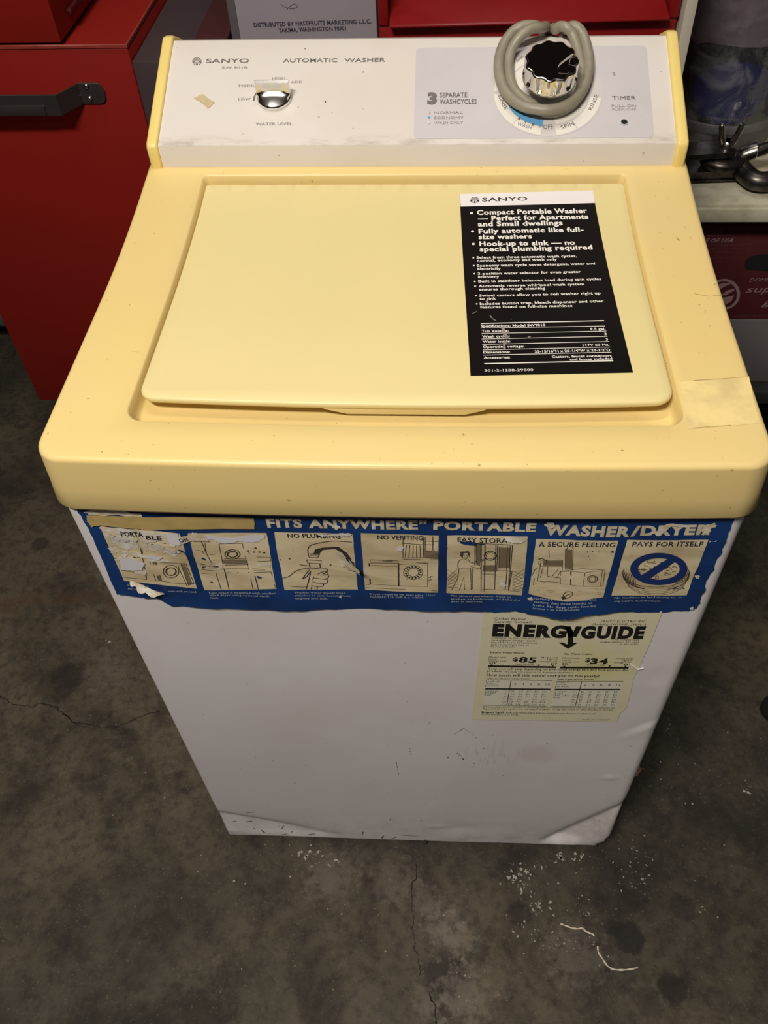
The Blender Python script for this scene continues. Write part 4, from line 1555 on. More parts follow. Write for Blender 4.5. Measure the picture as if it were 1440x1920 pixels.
# torn patches
shreds = []
rs = random.Random(31)
for _ in range(16):
    cx_, cy_ = rs.uniform(360, 800), rs.uniform(235, 420)
    if cx_ < 330 + (cy_ - 200) * .55:
        continue
    w_, h_ = rs.uniform(18, 60), rs.uniform(8, 20)
    shreds.append((k6, [(cx_ - w_, cy_), (cx_ - w_ * .2, cy_ - h_), (cx_ + w_, cy_ - h_ * .2), (cx_ + w_ * .3, cy_ + h_)], TORN if rs.random() < .7 else BARE, rs.uniform(.0005, .0012)))
torn = shreds + [(k6, [(195, 98), (300, 90), (420, 95), (560, 108), (575, 126), (400, 118), (230, 116)], TORN, .0006),
        (k6, [(300, 195), (420, 200), (600, 222), (812, 238), (830, 300), (760, 325), (700, 268), (600, 300), (500, 262), (400, 240), (330, 225)], TORN, .0007),
        (k6, [(690, 235), (808, 238), (822, 298), (770, 318), (740, 262)], BARE, .0010),
        (k6, [(990, 245), (1150, 262), (1345, 245), (1355, 270), (1320, 288), (1200, 285), (1130, 298), (1040, 290), (1000, 272)], BARE, .0008),
        (k6, [(415, 385), (520, 400), (590, 430), (580, 470), (445, 472)], BARE, .0009),
        (k6, [(430, 345), (560, 362), (575, 378), (480, 372)], TORN, .0008),
        (k6, [(865, 240), (930, 235), (990, 250), (1000, 290), (930, 285), (885, 280)], TORN, .0006),
        (k6, [(335, 240), (420, 260), (470, 300), (520, 330), (480, 345), (380, 310)], TORN, .0005),
        (k6, [(470, 290), (520, 286), (560, 310), (545, 330), (490, 322)], TORN, .0005),
        (k6, [(600, 320), (660, 300), (720, 318), (700, 345), (630, 350)], TORN, .0005),
        (k6, [(350, 330), (400, 318), (430, 350), (400, 372), (365, 360)], TORN, .0005),
        (k6, [(700, 350), (760, 340), (800, 372), (760, 385)], TORN, .0005),
        (k6, [(520, 480), (590, 478), (600, 498), (540, 500)], TORN, .0007),
        (k6, [(600, 395), (700, 405), (820, 425), (700, 425), (620, 415)], TORN, .0005),
        (k6, [(1010, 425), (1090, 430), (1100, 470), (960, 465)], TORN, .0005),
        (k6, [(1320, 425), (1400, 430), (1400, 460), (1330, 450)], TORN, .0006),
        (k7, [(290, 220), (430, 212), (500, 218), (440, 232), (380, 228), (330, 236)], TORN, .0009),
        (k7, [(1395, 238), (1460, 232), (1532, 238), (1522, 262), (1470, 275), (1410, 262)], TORN, .0009),
        (k7, [(385, 180), (420, 168), (440, 185), (410, 196)], TORN, .0009),
        (k8, [(820, 195), (900, 145), (1000, 150), (1010, 165), (920, 160), (850, 212)], TORN, .0009),
        (k8, [(1080, 205), (1085, 165), (1150, 140), (1165, 155), (1130, 180), (1118, 206)], TORN, .0009),
        (k8, [(230, 145), (280, 138), (300, 160), (270, 172)], TORN, .0009),
        (k8, [(1045, 425), (1075, 430), (1070, 442), (1048, 436)], TORN, .0007),
        (k8, [(1120, 238), (1160, 235), (1158, 243), (1122, 246)], TORN, .0007),
        (k8, [(145, 545), (165, 540), (170, 560), (150, 558)], TORN, .0007),
        (k8, [(1018, 600), (1040, 590), (1035, 612), (1022, 612)], TORN, .0007),
        (k7, [(770, 292), (800, 290), (802, 318), (775, 318)], BARE, .0008),
        (k7, [(1370, 490), (1400, 500), (1395, 540), (1362, 530)], TORN, .0008),
        (k7, [(430, 580), (440, 585), (436, 596), (426, 590)], TORN, .0008)]
for i, (k, pts, mt, h) in enumerate(torn):
    sheet('torn_patch', BN, jag([BN.uv(*k(*a)) for a in pts], .0016, 3, 40 + i), h, mt, banner, None)


def curl(name, k, pts, base_h, top_h, axis, seed):
    """a flap of paper that peels away from the poster"""
    q = [BN.uv(*k(*a)) for a in pts]
    q = jag(q, .0012, 2, seed)
    a0, a1 = BN.uv(*k(*axis[0])), BN.uv(*k(*axis[1]))
    d = (a1 - a0)
    L = d.length
    d.normalize()
    nn = Vector((-d.y, d.x))
    mx = max(abs((p_ - a0).dot(nn)) for p_ in q)
    return sheet(name, BN, q, base_h, TORN, banner, 0.0025, lambda u, v: top_h * (abs((Vector((u, v)) - a0).dot(nn)) / mx) ** 1.5 + 0.0012 * abs(noise.noise(Vector((u * 160, v * 160, seed)))))


curl('peeled_flap', k6, [(495, 530), (560, 545), (640, 575), (720, 605), (715, 618), (640, 605), (560, 575), (515, 552)], .0015, .006, ((495, 530), (720, 618)), 3)
curl('peeled_flap', k7, [(400, 320), (440, 310), (490, 345), (530, 375), (555, 395), (550, 425), (520, 415), (470, 425), (445, 410), (425, 365)], .001, .008, ((400, 320), (470, 425)), 9)
p = Print(BN, k7, 0.0050)
p.poly([(462, 330), (490, 340), (508, 365), (500, 372), (478, 352)])
p.done('flap_hole_shade', PAINTSHADE, banner)  # dark patch painted as shade in the flap, no opening is cut
sheet('torn_patch', BN, jag([BN.uv(*k6(*a)) for a in [(800, 262), (870, 250), (892, 285), (830, 305)]], .0004, 2, 77), .0009, TORN, banner)
p = Print(BN, k6, 0.0013)
p.text('OH', 818, 290, 872, 282, 24, .02)
p.done('scrap_lettering', TITLEINK, banner)

# ------------------------------------------------------------------ energy label
kE = K(870, 1130, 3.789)
EG = Surf((0, FRONT_Y - 0.0004, 0), (1, 0, 0), (0, 0, 1), lambda u, v: max(0, dent(u, v)) + 0.0003)
el = sheet('energy_label', EG, jag([EG.uv(*kE(*a)) for a in [(138, 60), (760, 60), (1408, 60), (1325, 280), (1238, 475), (1205, 540), (1190, 600), (1160, 735), (1112, 785), (1098, 812), (1090, 846), (560, 836), (55, 830), (98, 440)]], .0005, 2, 6), 0.0002, LEMON, washer, 0.012)
el['label'] = 'pale yellow energy cost label below the poster'
p = Print(EG, kE, 0.0003)
p.poly([(158, 552), (628, 552), (583, 733), (135, 728)])
p.poly([(660, 558), (1130, 560), (1072, 740), (615, 733)])
p.done('label_table', M('label_table_white', (232, 228, 208), 0.5), el)
p = Print(EG, kE, 0.0004)
p.text('ENERG', 198, 230, 722, 243, 76, .065, 4)
p.text('GUIDE', 824, 246, 1272, 249, 76, .065, 4)
p.poly([(716, 165), (756, 165), (776, 204), (796, 165), (838, 166), (798, 240), (740, 240)])
p.poly([(720, 165), (752, 165), (775, 215), (775, 284), (808, 282), (738, 326), (672, 280), (700, 279), (728, 292), (735, 292), (738, 230)])
p.done('label_heading', BLACKINK, el, True)
for (s, x0, y0, x1, y1, hh, b) in (('Clothes Washer', 214, 118, 438, 122, 17, .0), ('Capacity: Compact', 212, 140, 484, 143, 17, .0), ('SANYO ELECTRIC INC.', 970, 138, 1296, 138, 17, .0), ('Model(s) SW9000P, SW9010', 914, 158, 1292, 160, 15, .0),
                                   ('Estimates on the scale are based', 196, 252, 565, 258, 12, .0), ('on a national average electric', 194, 268, 515, 274, 12, .0), ('rate of 7.63c per kilowatt hour', 192, 284, 520, 290, 12, .0), ('and a natural gas rate of', 190, 299, 458, 304, 12, .0), ('62.7c per therm.', 188, 313, 362, 316, 12, .0),
                                   ('Only compact size', 1044, 264, 1242, 266, 12, .0), ('clothes washers are used', 960, 282, 1242, 283, 12, .0), ('in the scale', 1105, 297, 1236, 297, 12, .0),
                                   ('Electric Water Heater', 184, 357, 428, 360, 12, .02), ('Gas Water Heater', 708, 367, 914, 368, 12, .02), ('$', 346, 412, 384, 412, 26, .03), ('85', 386, 420, 510, 424, 36, .04), ('$', 860, 418, 892, 418, 26, .03), ('34', 892, 430, 1018, 433, 36, .04),
                                   ('Model with', 178, 390, 300, 391, 11, .0), ('lowest', 176, 403, 232, 404, 11, .0), ('energy cost', 174, 416, 300, 417, 11, .0), ('$53', 178, 430, 222, 431, 12, .02), ('Model with', 550, 393, 668, 394, 11, .0), ('highest', 590, 406, 664, 407, 11, .0), ('energy cost', 536, 419, 660, 420, 11, .0), ('$97', 615, 438, 660, 438, 12, .02), ('THIS MODEL', 362, 440, 498, 442, 11, .0),
                                   ('Model with', 700, 396, 820, 396, 11, .0), ('lowest', 698, 410, 760, 410, 11, .0), ('energy cost', 696, 422, 815, 422, 11, .0), ('$13', 694, 438, 738, 438, 12, .02), ('THIS MODEL', 868, 446, 1000, 447, 11, .0), ('Model with', 1078, 400, 1196, 400, 11, .0), ('highest', 1120, 412, 1192, 412, 11, .0), ('energy cost', 1064, 426, 1186, 426, 11, .0), ('$41', 1132, 442, 1176, 442, 12, .02),
                                   ('Your cost will vary depending on your local energy rate and how you use the', 170, 473, 1166, 484, 13, .015), ('product.', 166, 488, 272, 490, 13, .015), ('This energy cost is based on U.S. Government standard tests.', 285, 492, 780, 498, 9, .0),
                                   ('How much will this model cost you to run yearly?', 160, 519, 960, 528, 18, .015), ('with an electric water heater', 162, 541, 474, 543, 11, .015), ('with a gas water heater', 662, 547, 922, 549, 11, .015),
                                   ('Loads of', 156, 563, 250, 564, 12, .0), ('clothes', 154, 578, 232, 579, 12, .0), ('per week', 152, 592, 248, 593, 12, .0), ('Loads of', 656, 568, 752, 568, 12, .0), ('clothes', 652, 583, 730, 583, 12, .0), ('per week', 648, 598, 744, 598, 12, .0),
                                   ('Cost per', 150, 629, 242, 630, 12, .0), ('kilowatt', 148, 642, 226, 642, 12, .0), ('hour', 146, 656, 196, 656, 12, .0), ('Cost per', 640, 634, 732, 634, 12, .0), ('therm', 636, 648, 704, 648, 12, .0), ('(100 cubic', 634, 662, 744, 662, 12, .0), ('feet)', 632, 676, 684, 676, 12, .0),
                                   ('Ask your salesperson or local utility for the energy rate (cost per kilowatt hour) in your area, and for estimated costs', 135, 742, 1070, 750, 11, .0), ('if you have a propane or oil water heater. Only the cost of this model is shown.', 133, 756, 1066, 764, 11, .0),
                                   ('Important', 126, 783, 285, 784, 15, .03), ('Removal of this label before consumer purchase is a violation of', 300, 784, 930, 792, 9, .01), ('federal law (42 U.S.C. 6302)', 124, 796, 384, 799, 10, .0), ('Part No. 301-2-1212-01400', 840, 832, 1028, 835, 9, .0)):
    p.text(s, x0, y0, x1, y1, hh, b, 1 if hh < 20 else 3)
for (x0, y0, x1, y1, h) in ((172, 442, 656, 450, 13), (684, 452, 1170, 454, 13), (152, 604, 616, 608, 10), (645, 609, 1112, 610, 10)):
    p.poly([(x0, y0), (x1, y1), (x1 - 3, y1 + h), (x0 - 3, y0 + h)])
for (x, y) in ((196, 436), (531, 438), (630, 440), (712, 446), (1034, 444), (1146, 446)):
    p.poly([(x - 11, y), (x + 11, y), (x, y + 11)])
for (x0, y0, x1, y1, w) in ((158, 547, 628, 552, .0007), (660, 556, 1130, 556, .0007), (334, 552, 304, 726, .0007), (836, 558, 790, 732, .0007), (135, 725, 586, 734, .0008), (615, 734, 1072, 738, .0008)):
    p.line([(x0, y0), (x1, y1)], w)
for i, s in enumerate(('2', '4', '6', '8', '12')):
    w = 16 if len(s) == 1 else 32
    p.text(s, 355 + i * 56, 582 + i * .6, 355 + i * 56 + w, 582 + i * .6, 14)
    p.text(s, 852 + i * 57, 588, 852 + i * 57 + w, 588, 14)
rows = (('2c', '$8', '$13', '$17', '$23', '$34'), ('4c', '$12', '$22', '$34', '$45', '$66'), ('6c', '$17', '$34', '$51', '$68', '$101'), ('8c', '$23', '$45', '$68', '$90', '$135'), ('10c', '$28', '$56', '$84', '$112', '$168'), ('12c', '$34', '$68', '$101', '$135', '$202'))
rows2 = (('10c', '$3', '$4', '$6', '$8', '$12'), ('20c', '$4', '$7', '$10', '$13', '$20'), ('30c', '$5', '$9', '$14', '$18', '$27'), ('40c', '$6', '$12', '$17', '$23', '$34'), ('50c', '$7', '$14', '$21', '$28', '$42'), ('60c', '$8', '$17', '$25', '$34', '$50'))
for r in range(6):
    y = 632 + r * 18.4
    dx = -4.4 * r
    for c, s in enumerate(rows[r]):
        x = (290 if c == 0 else 335 + (c - 1) * 55) + dx
        p.text(s, x, y + c * .8, x + 9 * len(s) + 2, y + c * .8, 11, .0, 1)
    for c, s in enumerate(rows2[r]):
        x = (775 if c == 0 else 830 + (c - 1) * 58) + dx
        p.text(s, x, y + 5, x + 9 * len(s) + 2, y + 5, 11, .0, 1)
p.done('label_lettering', BLACKINK, el)['kind'] = 'stuff'
mesh('label_wrinkle', *tube([EG.px(*kE(*a), .0006) for a in ((1180, 430), (1210, 455), (1232, 470), (1275, 462))], .0007, 6), CABINET, el)

# ------------------------------------------------------------------ red tool cart at the left
YC = 0.75
ZT = 0.72
CT = Surf((0, YC, 0), (1, 0, 0), (0, 0, 1))
TP = Surf((0, 0, ZT), (1, 0, 0), (0, 1, 0))
xr = (CT.uv(240, 84).x + CT.uv(275, 235).x) / 2
xl = (CT.uv(88, 775).x + CT.uv(0, 600).x) / 2
zt = CT.uv(240, 84).y
cart = thing('tool_cart', ((xl + xr) / 2, 1.08, FLOOR_Z), 'tall red steel tool cart with black push handle, left of the washer', 'tool cart')
bm = box_bm((xl, YC, 0.085), (xr, 1.40, zt - 0.004), 0.003, 2)
from_bm('body', bm, RED, cart)
bm = box_bm((xl, YC - 0.001, zt - 0.004), (xr, YC + 0.002, zt + 0.0008), 0.0006, 1)
box_bm((xr - 0.003, YC, zt - 0.004), (xr, 1.40, zt + 0.001), 0.0006, 1, bm)
from_bm('top_rim', bm, REDEDGE, cart)
for sx in (xl + 0.05, xr - 0.05):
    for sy in (YC + 0.06, 1.34):
        v_, f_ = lathe([(0.032, -0.012), (0.036, -0.009), (0.036, 0.009), (0.032, 0.012)], 20, (sx, sy, FLOOR_Z + 0.036), (1, 0, 0), (0, 1, 0))
        wv = mesh('caster', v_, f_, BLACKRUB, cart)
        from_bm('fork', box_bm((sx - 0.018, sy - 0.02, FLOOR_Z + 0.036), (sx + 0.018, sy + 0.02, 0.086), 0.003), GUNMET, wv)
# push handle: flat strap bent out at both ends
hz0, hz1 = CT.uv(160, 193).y, CT.uv(160, 154).y
hx = CT.uv(186, 172).x
hb = CT.uv(152, 172).x
P_ = 0.034
be = EYE + ray(112, 195) * ((YC - P_ - EYE.y) / ray(112, 195).y)
xm = (xl + xr) / 2
half = [(hx, 0.0), (hb, 0.0), (be.x, P_)]
path = half + [(2 * xm - a, b) for a, b in half[::-1]]
bm = bmesh.new()
th = 0.003
zc = (hz0 + hz1) / 2
hh = (hz1 - hz0) / 2
secs = []
for i, (x, o_) in enumerate(path):
    y = YC - 0.0006 - o_
    end = i in (0, len(path) - 1)
    secs.append([bm.verts.new((x, yy, z)) for yy, z in ((y, zc - hh), (y - th, zc - hh), (y - th, zc + hh), (y, zc + hh))])
for a, b in zip(secs[:-1], secs[1:]):
    for k in range(4):
        bm.faces.new((a[k], a[(k + 1) % 4], b[(k + 1) % 4], b[k]))
bm.faces.new(secs[0])
bm.faces.new(secs[-1][::-1])
# rounded strap ends
for x, s in ((hx, 1), (2 * xm - hx, -1)):
    loop = [(x + s * 0.6 * hh * math.cos(a), zc + hh * math.sin(a)) for a in [math.radians(-90 + 180 * i / 10) for i in range(11)]]
    A = [bm.verts.new((q[0], YC - 0.0006, q[1])) for q in loop]
    B = [bm.verts.new((q[0], YC - 0.0006 - th, q[1])) for q in loop]
    bm.faces.new(A)
    bm.faces.new(B[::-1])
    for i in range(10):
        bm.faces.new((A[i], A[i + 1], B[i + 1], B[i]))
bmesh.ops.recalc_face_normals(bm, faces=bm.faces)
ed = [e for e in bm.edges if len(e.link_faces) == 2 and e.calc_face_angle(0) > 1.2]
bmesh.ops.bevel(bm, geom=ed, offset=0.0006, segments=1, affect='EDGES')
handle = from_bm('push_handle', bm, BLACKMET, cart, False)
handle['label'] = 'black flat steel push handle'
xg0, xg1 = 2 * xm - be.x + 0.012, be.x - 0.02
from_bm('grip_pad', box_bm((xg0, YC - P_ - th - 0.0030, zc - hh + 0.001), (xg1, YC - P_ - th - 0.0002, zc + 0.001), 0.001), BLACKMET, handle)
for (px_, py_2) in ((163, 160), (170, 183)):
    q = CT.uv(px_, py_2)
    for xx in (q.x, 2 * xm - q.x):
        v_, f_ = lathe([(0.0040, 0.0), (0.0038, 0.0014), (0.0025, 0.0026), (0.0001, 0.0030)], 12, (xx, YC - 0.0034, q.y), (0, -1, 0), (1, 0, 0), None, False, False)
        mesh('rivet', v_, f_, RIVET, handle)
# top chest on the cart
tq = TP.uv(117, 80)
chest = thing('tool_chest', ((xl + tq.x) / 2, 1.06, zt), 'red top chest standing on the tool cart, cut by the upper left corner', 'tool chest')
from_bm('body', box_bm((xl, YC + 0.004, zt + 0.001), (tq.x, 1.38, zt + 0.24), 0.003), RED, chest)
from_bm('lid', box_bm((xl - 0.002, YC + 0.002, zt + 0.241), (tq.x + 0.004, 1.385, zt + 0.30), 0.004), RED, chest)
from_bm('side_strip', box_bm((tq.x, YC + 0.05, zt + 0.018), (tq.x + 0.006, 1.36, zt + 0.026), 0.001), M('strip_dark_red', (70, 12, 10), 0.5), chest)  # narrow dark red strip along the chest's right side

# ------------------------------------------------------------------ dark plum carton and white carton behind the washer
def at(z, x, y):
    return Surf((0, 0, z), (1, 0, 0), (0, 1, 0)).uv(x, y)


ZP = 0.700
a_, b_, c_ = at(ZP, 295, 0), at(ZP, 397, 0), at(ZP, 368, 70)
pb = thing('plum_carton', (-0.35, 0.9, FLOOR_Z), 'dark plum cardboard carton wedged between red cart and white carton', 'carton')
x0p, x1p = xr + 0.002, c_.x - 0.0015
from_bm('box_body', box_bm((x0p, 0.745, FLOOR_Z), (x1p, 1.15, ZP), 0.002), PLUM, pb)
pb2 = thing('maroon_carton', (-0.28, 0.9, FLOOR_Z), 'narrow deep maroon carton right against the white printed carton', 'carton')
from_bm('box_body', box_bm((x1p + 0.003, 0.76, FLOOR_Z), (-0.2655, 1.15, ZP + 0.006), 0.002), MAROONDK, pb2)

YW = 0.80
CW = Surf((0, YW, 0), (1, 0, 0), (0, 0, 1))
xwl = (CW.uv(424, 0).x + CW.uv(438, 70).x) / 2
wc = thing('white_carton', (-0.12, 0.95, FLOOR_Z), 'tall greyish white carton with purple printing behind the washer', 'carton')
wb = from_bm('box_body', box_bm((xwl, YW, FLOOR_Z), (-0.0630, 1.12, 0.95), 0.003), CARTONW, wc)
p = Print(CW, K(380, 0, 3.4286), 0.0006)
p.text('DISTRIBUTED BY FIRSTFRUITS MARKETING L.L.C.', 330, 172, 1085, 148, 26, .03, 2)
p.text('YAKIMA, WASHINGTON 98901', 488, 206, 922, 192, 25, .03, 2)
p.done('carton_lettering', CARTONTXT, wb, True)
p.line([(500, 25), (530, 45), (580, 55), (610, 40), (590, 25), (560, 40), (540, 62)], .0005, False, True)
p.done('pen_scribble', CARTONTXT, wb)
from_bm('carton_edge', box_bm((xwl - 0.001, YW - 0.0012, 0.3), (xwl + 0.010, YW + 0.01, 0.948), 0.001), M('carton_edge_dark', (86, 80, 84), 0.8), wb)

# ------------------------------------------------------------------ red tool box behind the panel, at the right
YT = 0.60
TB = Surf((0, YT, 0), (1, 0, 0), (0, 0, 1))
bx0, bx1 = TB.uv(699, 60).x, TB.uv(1272, 45).x - 0.0085
zl = TB.uv(985, 37).y
rb = thing('tool_cabinet', ((bx0 + bx1) / 2, 0.78, FLOOR_Z), 'dark red tool cabinet with a rolled lip, directly behind the washer', 'tool cabinet')
from_bm('body', box_bm((bx0, YT, FLOOR_Z + 0.05), (bx1, 0.95, zl), 0.003), RED2, rb)
from_bm('base_block', box_bm((bx0 + 0.01, YT + 0.03, FLOOR_Z), (bx1 - 0.01, 0.95, FLOOR_Z + 0.05), 0.002), BLACKRUB, rb)
rb.rotation_euler.z = math.radians(2.4)
rb.location.y -= 0.004
# sloping apron with a rolled front edge
sec = [(YT - 0.012, zl + 0.0005), (YT - 0.0135, zl + 0.0025), (YT - 0.012, zl + 0.0045), (YT + 0.040, zl + 0.016), (YT + 0.060, zl + 0.016), (YT + 0.060, zl + 0.0005)]
from_bm('apron', prism_bm(sec, 0, bx0 + 0.012, bx1 - 0.012, 0.0008, 1), RED2, rb)
for s_, xx in ((0, bx0), (1, bx1 - 0.011)):
    from_bm('side_cheek', box_bm((xx, YT - 0.003, zl), (xx + 0.011, 0.945, zl + 0.12), 0.002), RED2, rb)
from_bm('upper_drawer', box_bm((bx0 + 0.024, YT + 0.045, zl + 0.017), (bx1 - 0.020, 0.955, zl + 0.15), 0.003), RED2, rb)
from_bm('back_frame', box_bm((bx0 + 0.012, YT + 0.056, zl + 0.005), (bx1 - 0.012, 0.958, zl + 0.12), 0.001), RED2, rb)

# ------------------------------------------------------------------ shelf unit at the right
YS = 0.60
SH = Surf((0, YS, 0), (1, 0, 0), (0, 0, 1))
zs1, zs0 = SH.uv(1380, 387).y, SH.uv(1380, 414).y
sx0 = 0.2805
pxr = Surf((0, 0.585, 0), (1, 0, 0), (0, 0, 1)).uv(1297, 60).x
sh = thing('shelf_unit', (0.7, 0.85, FLOOR_Z), 'beige steel shelf unit at the right edge, holding clamp and jug', 'shelf')
from_bm('shelf_board', box_bm((pxr, YS + 0.004, zs0), (1.25, 1.10, zs1 + 0.0005), 0.001), SHELFM, sh)
from_bm('front_rail', box_bm((pxr, YS - 0.004, zs0), (1.25, YS + 0.0025, zs1 - 0.0015), 0.0012), SHELFM, sh)
from_bm('upright', box_bm((sx0, 0.585, FLOOR_Z), (pxr, 0.625, 1.35), 0.0008), POSTM, sh)
from_bm('upright', box_bm((sx0 + 0.002, 0.985, FLOOR_Z), (sx0 + 0.04, 1.03, 1.35), 0.002), POSTM, sh)
from_bm('upright', box_bm((1.20, 0.985, FLOOR_Z), (1.25, 1.03, 1.35), 0.002), POSTM, sh)
from_bm('side_panel', box_bm((sx0, YS + 0.05, FLOOR_Z), (sx0 + 0.004, 1.03, zs0 - 0.001), 0.0), GREYCARD, sh)
MRS = Surf((0, 0.632, 0), (1, 0, 0), (0, 0, 1))
zb0 = MRS.uv(1425, 717).y
from_bm('lower_shelf', box_bm((sx0, YS + 0.01, zb0 - 0.025), (1.25, 1.10, zb0 - 0.001), 0.001), BLACKRUB, sh)
from_bm('shade_sheet', box_bm((sx0, 1.102, FLOOR_Z), (1.25, 1.11, zs0), 0.0), BLACKRUB, sh)  # black sheet standing in for the shade below the shelf

ac = thing('fruit_carton', (0.60, 0.80, zb0), 'maroon fruit carton with hand hole and round leaf logo under the shelf', 'carton')
zmid = MRS.uv(1425, 600).y
body = from_bm('box_body', box_bm((0.345, 0.634, zmid - 0.02), (0.86, 0.98, zs0 - 0.012), 0.002), MAROON, ac)
from_bm('box_base', box_bm((0.343, 0.6325, zb0), (0.862, 0.982, zmid), 0.002), GREYCARD, ac)['label'] = 'plain grey lower half of the carton'
MR = Surf((0, 0.634, 0), (1, 0, 0), (0, 0, 1))
kM = K(1240, 360, 5.333)
p = Print(MR, kM, 0.0006)
p.text('PRODUCE OF USA', 165, 503, 712, 498, 36, .02, 2, .25)
p.text('superfresh', 840, 1003, 1640, 985, 62, .0, 3, .25)
p.text('growers', 1000, 1130, 1600, 1116, 62, .0, 3, .25)
p.text('DOMEX', 876, 896, 1130, 890, 34, -.005, 2, .25)
p.ellipse(625, 1020, 146, 142, .0042, 0, 360, 40)
p.poly([(500, 990), (540, 935), (620, 905), (700, 912), (640, 940), (560, 985), (520, 1010)])
p.poly([(610, 1020), (650, 985), (720, 965), (735, 978), (690, 1005), (640, 1030)])
p.poly([(520, 1080), (560, 1060), (640, 1050), (728, 1030), (700, 1090), (640, 1125), (570, 1130)])
p.done('carton_print', MAROONTXT, body, True)
p = Print(MR, kM, 0.0006)
p.text('APPLES', 268, 444, 610, 438, 66, -.005, 3, .15)
for (s, x0, y0, x1, y1) in (('TREATED TO MAINTAIN FRESHNESS', 350, 550, 940, 525), ('BY ONE OR MORE OF THE FOLLOWING', 330, 580, 785, 570), ('THIABENDAZOLE', 500, 610, 705, 605), ('OR', 520, 640, 560, 640), ('COATED WITH VEGETABLE', 440, 672, 740, 660), ('WAX', 540, 705, 598, 702), ('DOMEX SUPERFRESH GROWERS YAKIMA', 560, 1262, 1200, 1236)):
    p.text(s, x0, y0, x1, y1, 18, .0, 1)
p.line([(870, 330), (865, 510), (872, 575), (862, 610)], .0006)
p.done('carton_faint_print', MAROONDIM, body, True)
hq = [MR.uv(*kM(*a)) for a in ((832, 740), (845, 680), (890, 640), (960, 622), (1300, 610), (1300, 800), (900, 778), (850, 770))]
v_, f_ = fill(hq)
mesh('hand_hole_shade', [MR.pt(a[0], a[1], 0.0008) for a in v_], f_, PAINTSHADE, body, False)  # flat dark patch painted for the shade inside the carton's grip slot

# jug in a clear bag, on the shelf
jx, jy = 0.408, 0.80
zs = zs1 + 0.001
jug = thing('water_jug', (jx, jy, zs), 'dark navy jug with a blue oval label, inside a clear plastic bag', 'jug')
JR = 0.075
v_, f_ = lathe([(0.060, 0.0), (JR - .002, 0.006), (JR, 0.03), (JR, 0.20), (JR * .97, 0.235), (JR * .8, 0.275), (0.03, 0.31), (0.02, 0.32), (0.02, 0.345)], 48, (jx, jy, zs), (0, 0, 1), (1, 0, 0))
mesh('jug_body', v_, f_, BOTTLE, jug)
v_, f_ = lathe([(JR + .0002, 0.030), (JR + .0016, 0.032), (JR + .0016, 0.040), (JR + .0002, 0.042)], 48, (jx, jy, zs), (0, 0, 1), (1, 0, 0), None, False, False)
mesh('base_band', v_, f_, BAND, jug)


class Cyl:
    def __init__(self, c, r):
        self.c, self.r = Vector(c), r

    def pt(self, a, b, h=0.0):
        g = a / self.r
        return self.c + Vector((math.sin(g) * (self.r + h), -math.cos(g) * (self.r + h), b))


CJ = Cyl((jx, jy, zs), JR)


def wrap(name, poly, h, mat, parent):
    v_, f_ = fill(poly, 0.008)
    return mesh(name, [CJ.pt(a[0], a[1], h) for a in v_], f_, mat, parent)


wrap('jug_label', rrect(-0.085, 0.135, 0.07, 0.205, 0.012), 0.0006, MAUVELAB, jug)
wrap('oval_label', [(-0.010 + 0.052 * math.cos(a), 0.085 + 0.040 * math.sin(a)) for a in [2 * math.pi * i / 36 for i in range(36)]], 0.0006, BLUELAB, jug)
V, F = glyphs('DAWSON SPRINGS', .0, 2, 0)
xa, xb = min(a.x for a in V), max(a.x for a in V)
mesh('jug_lettering', [CJ.pt(-0.035 + 0.05 * (a.x - xa) / (xb - xa), 0.0485 + 0.006 * a.y, 0.0008) for a in V], F, MAUVELAB, jug, False)
# bag
V, F = [], []
NB = 64
hs = [0.002 + 0.40 * i / 36 for i in range(37)]
for h in hs:
    for k in range(NB):
        g = 2 * math.pi * k / NB
        r = JR + 0.012 + 0.010 * math.sin(3 * g + h * 9) * 0.5 + 0.012 * noise.noise(Vector((math.cos(g) * 2.2, math.sin(g) * 2.2, h * 12))) + 0.006 * abs(noise.noise(Vector((math.cos(g) * 7, math.sin(g) * 7, h * 16))))
        r *= 1 + 0.12 * max(0, h - 0.25)
        r = max(r, JR + 0.004)
        V.append((jx + r * math.cos(g) * 1.05, jy + r * math.sin(g), zs + h))
for i in range(36):
    for k in range(NB):
        a, b = i * NB + k, i * NB + (k + 1) % NB
        F.append((a, b, b + NB, a + NB))
bg = mesh('plastic_bag', V, F, BAG, None)
tag(bg, 'crinkled clear plastic bag pulled up around the navy jug', 'plastic bag')

# clamp lying on the shelf
SZ = Surf((0, 0, zs1), (1, 0, 0), (0, 1, 0))
kC = K(1270, 240, 8.47)


def sp(x, y, h):
    """shelf point under pixel, at height h over the board"""
    return Surf((0, 0, zs1 + h + 0.003), (1, 0, 0), (0, 1, 0)).px(*kC(x, y))


cl = thing('pipe_clamp', tuple(sp(700, 700, 0.0)), 'greasy dark steel clamp with a wing nut lying on the shelf edge', 'clamp')


def plate_bar(name, a, b, w, t, mat):
    d = (b - a).normalized()
    s = d.cross(Vector((0, 0, 1))).normalized()
    bm = bmesh.new()
    r = bmesh.ops.create_cube(bm, size=1)
    L = (b - a).length
    u = s.cross(d)
    for v in r['verts']:
        c = v.co.copy()
        v.co = (a + b) / 2 + d * c.x * L + s * c.y * w + u * c.z * t
    bmesh.ops.bevel(bm, geom=list(bm.edges), offset=min(w, t) * .18, segments=2, affect='EDGES')
    return from_bm(name, bm, mat, cl)


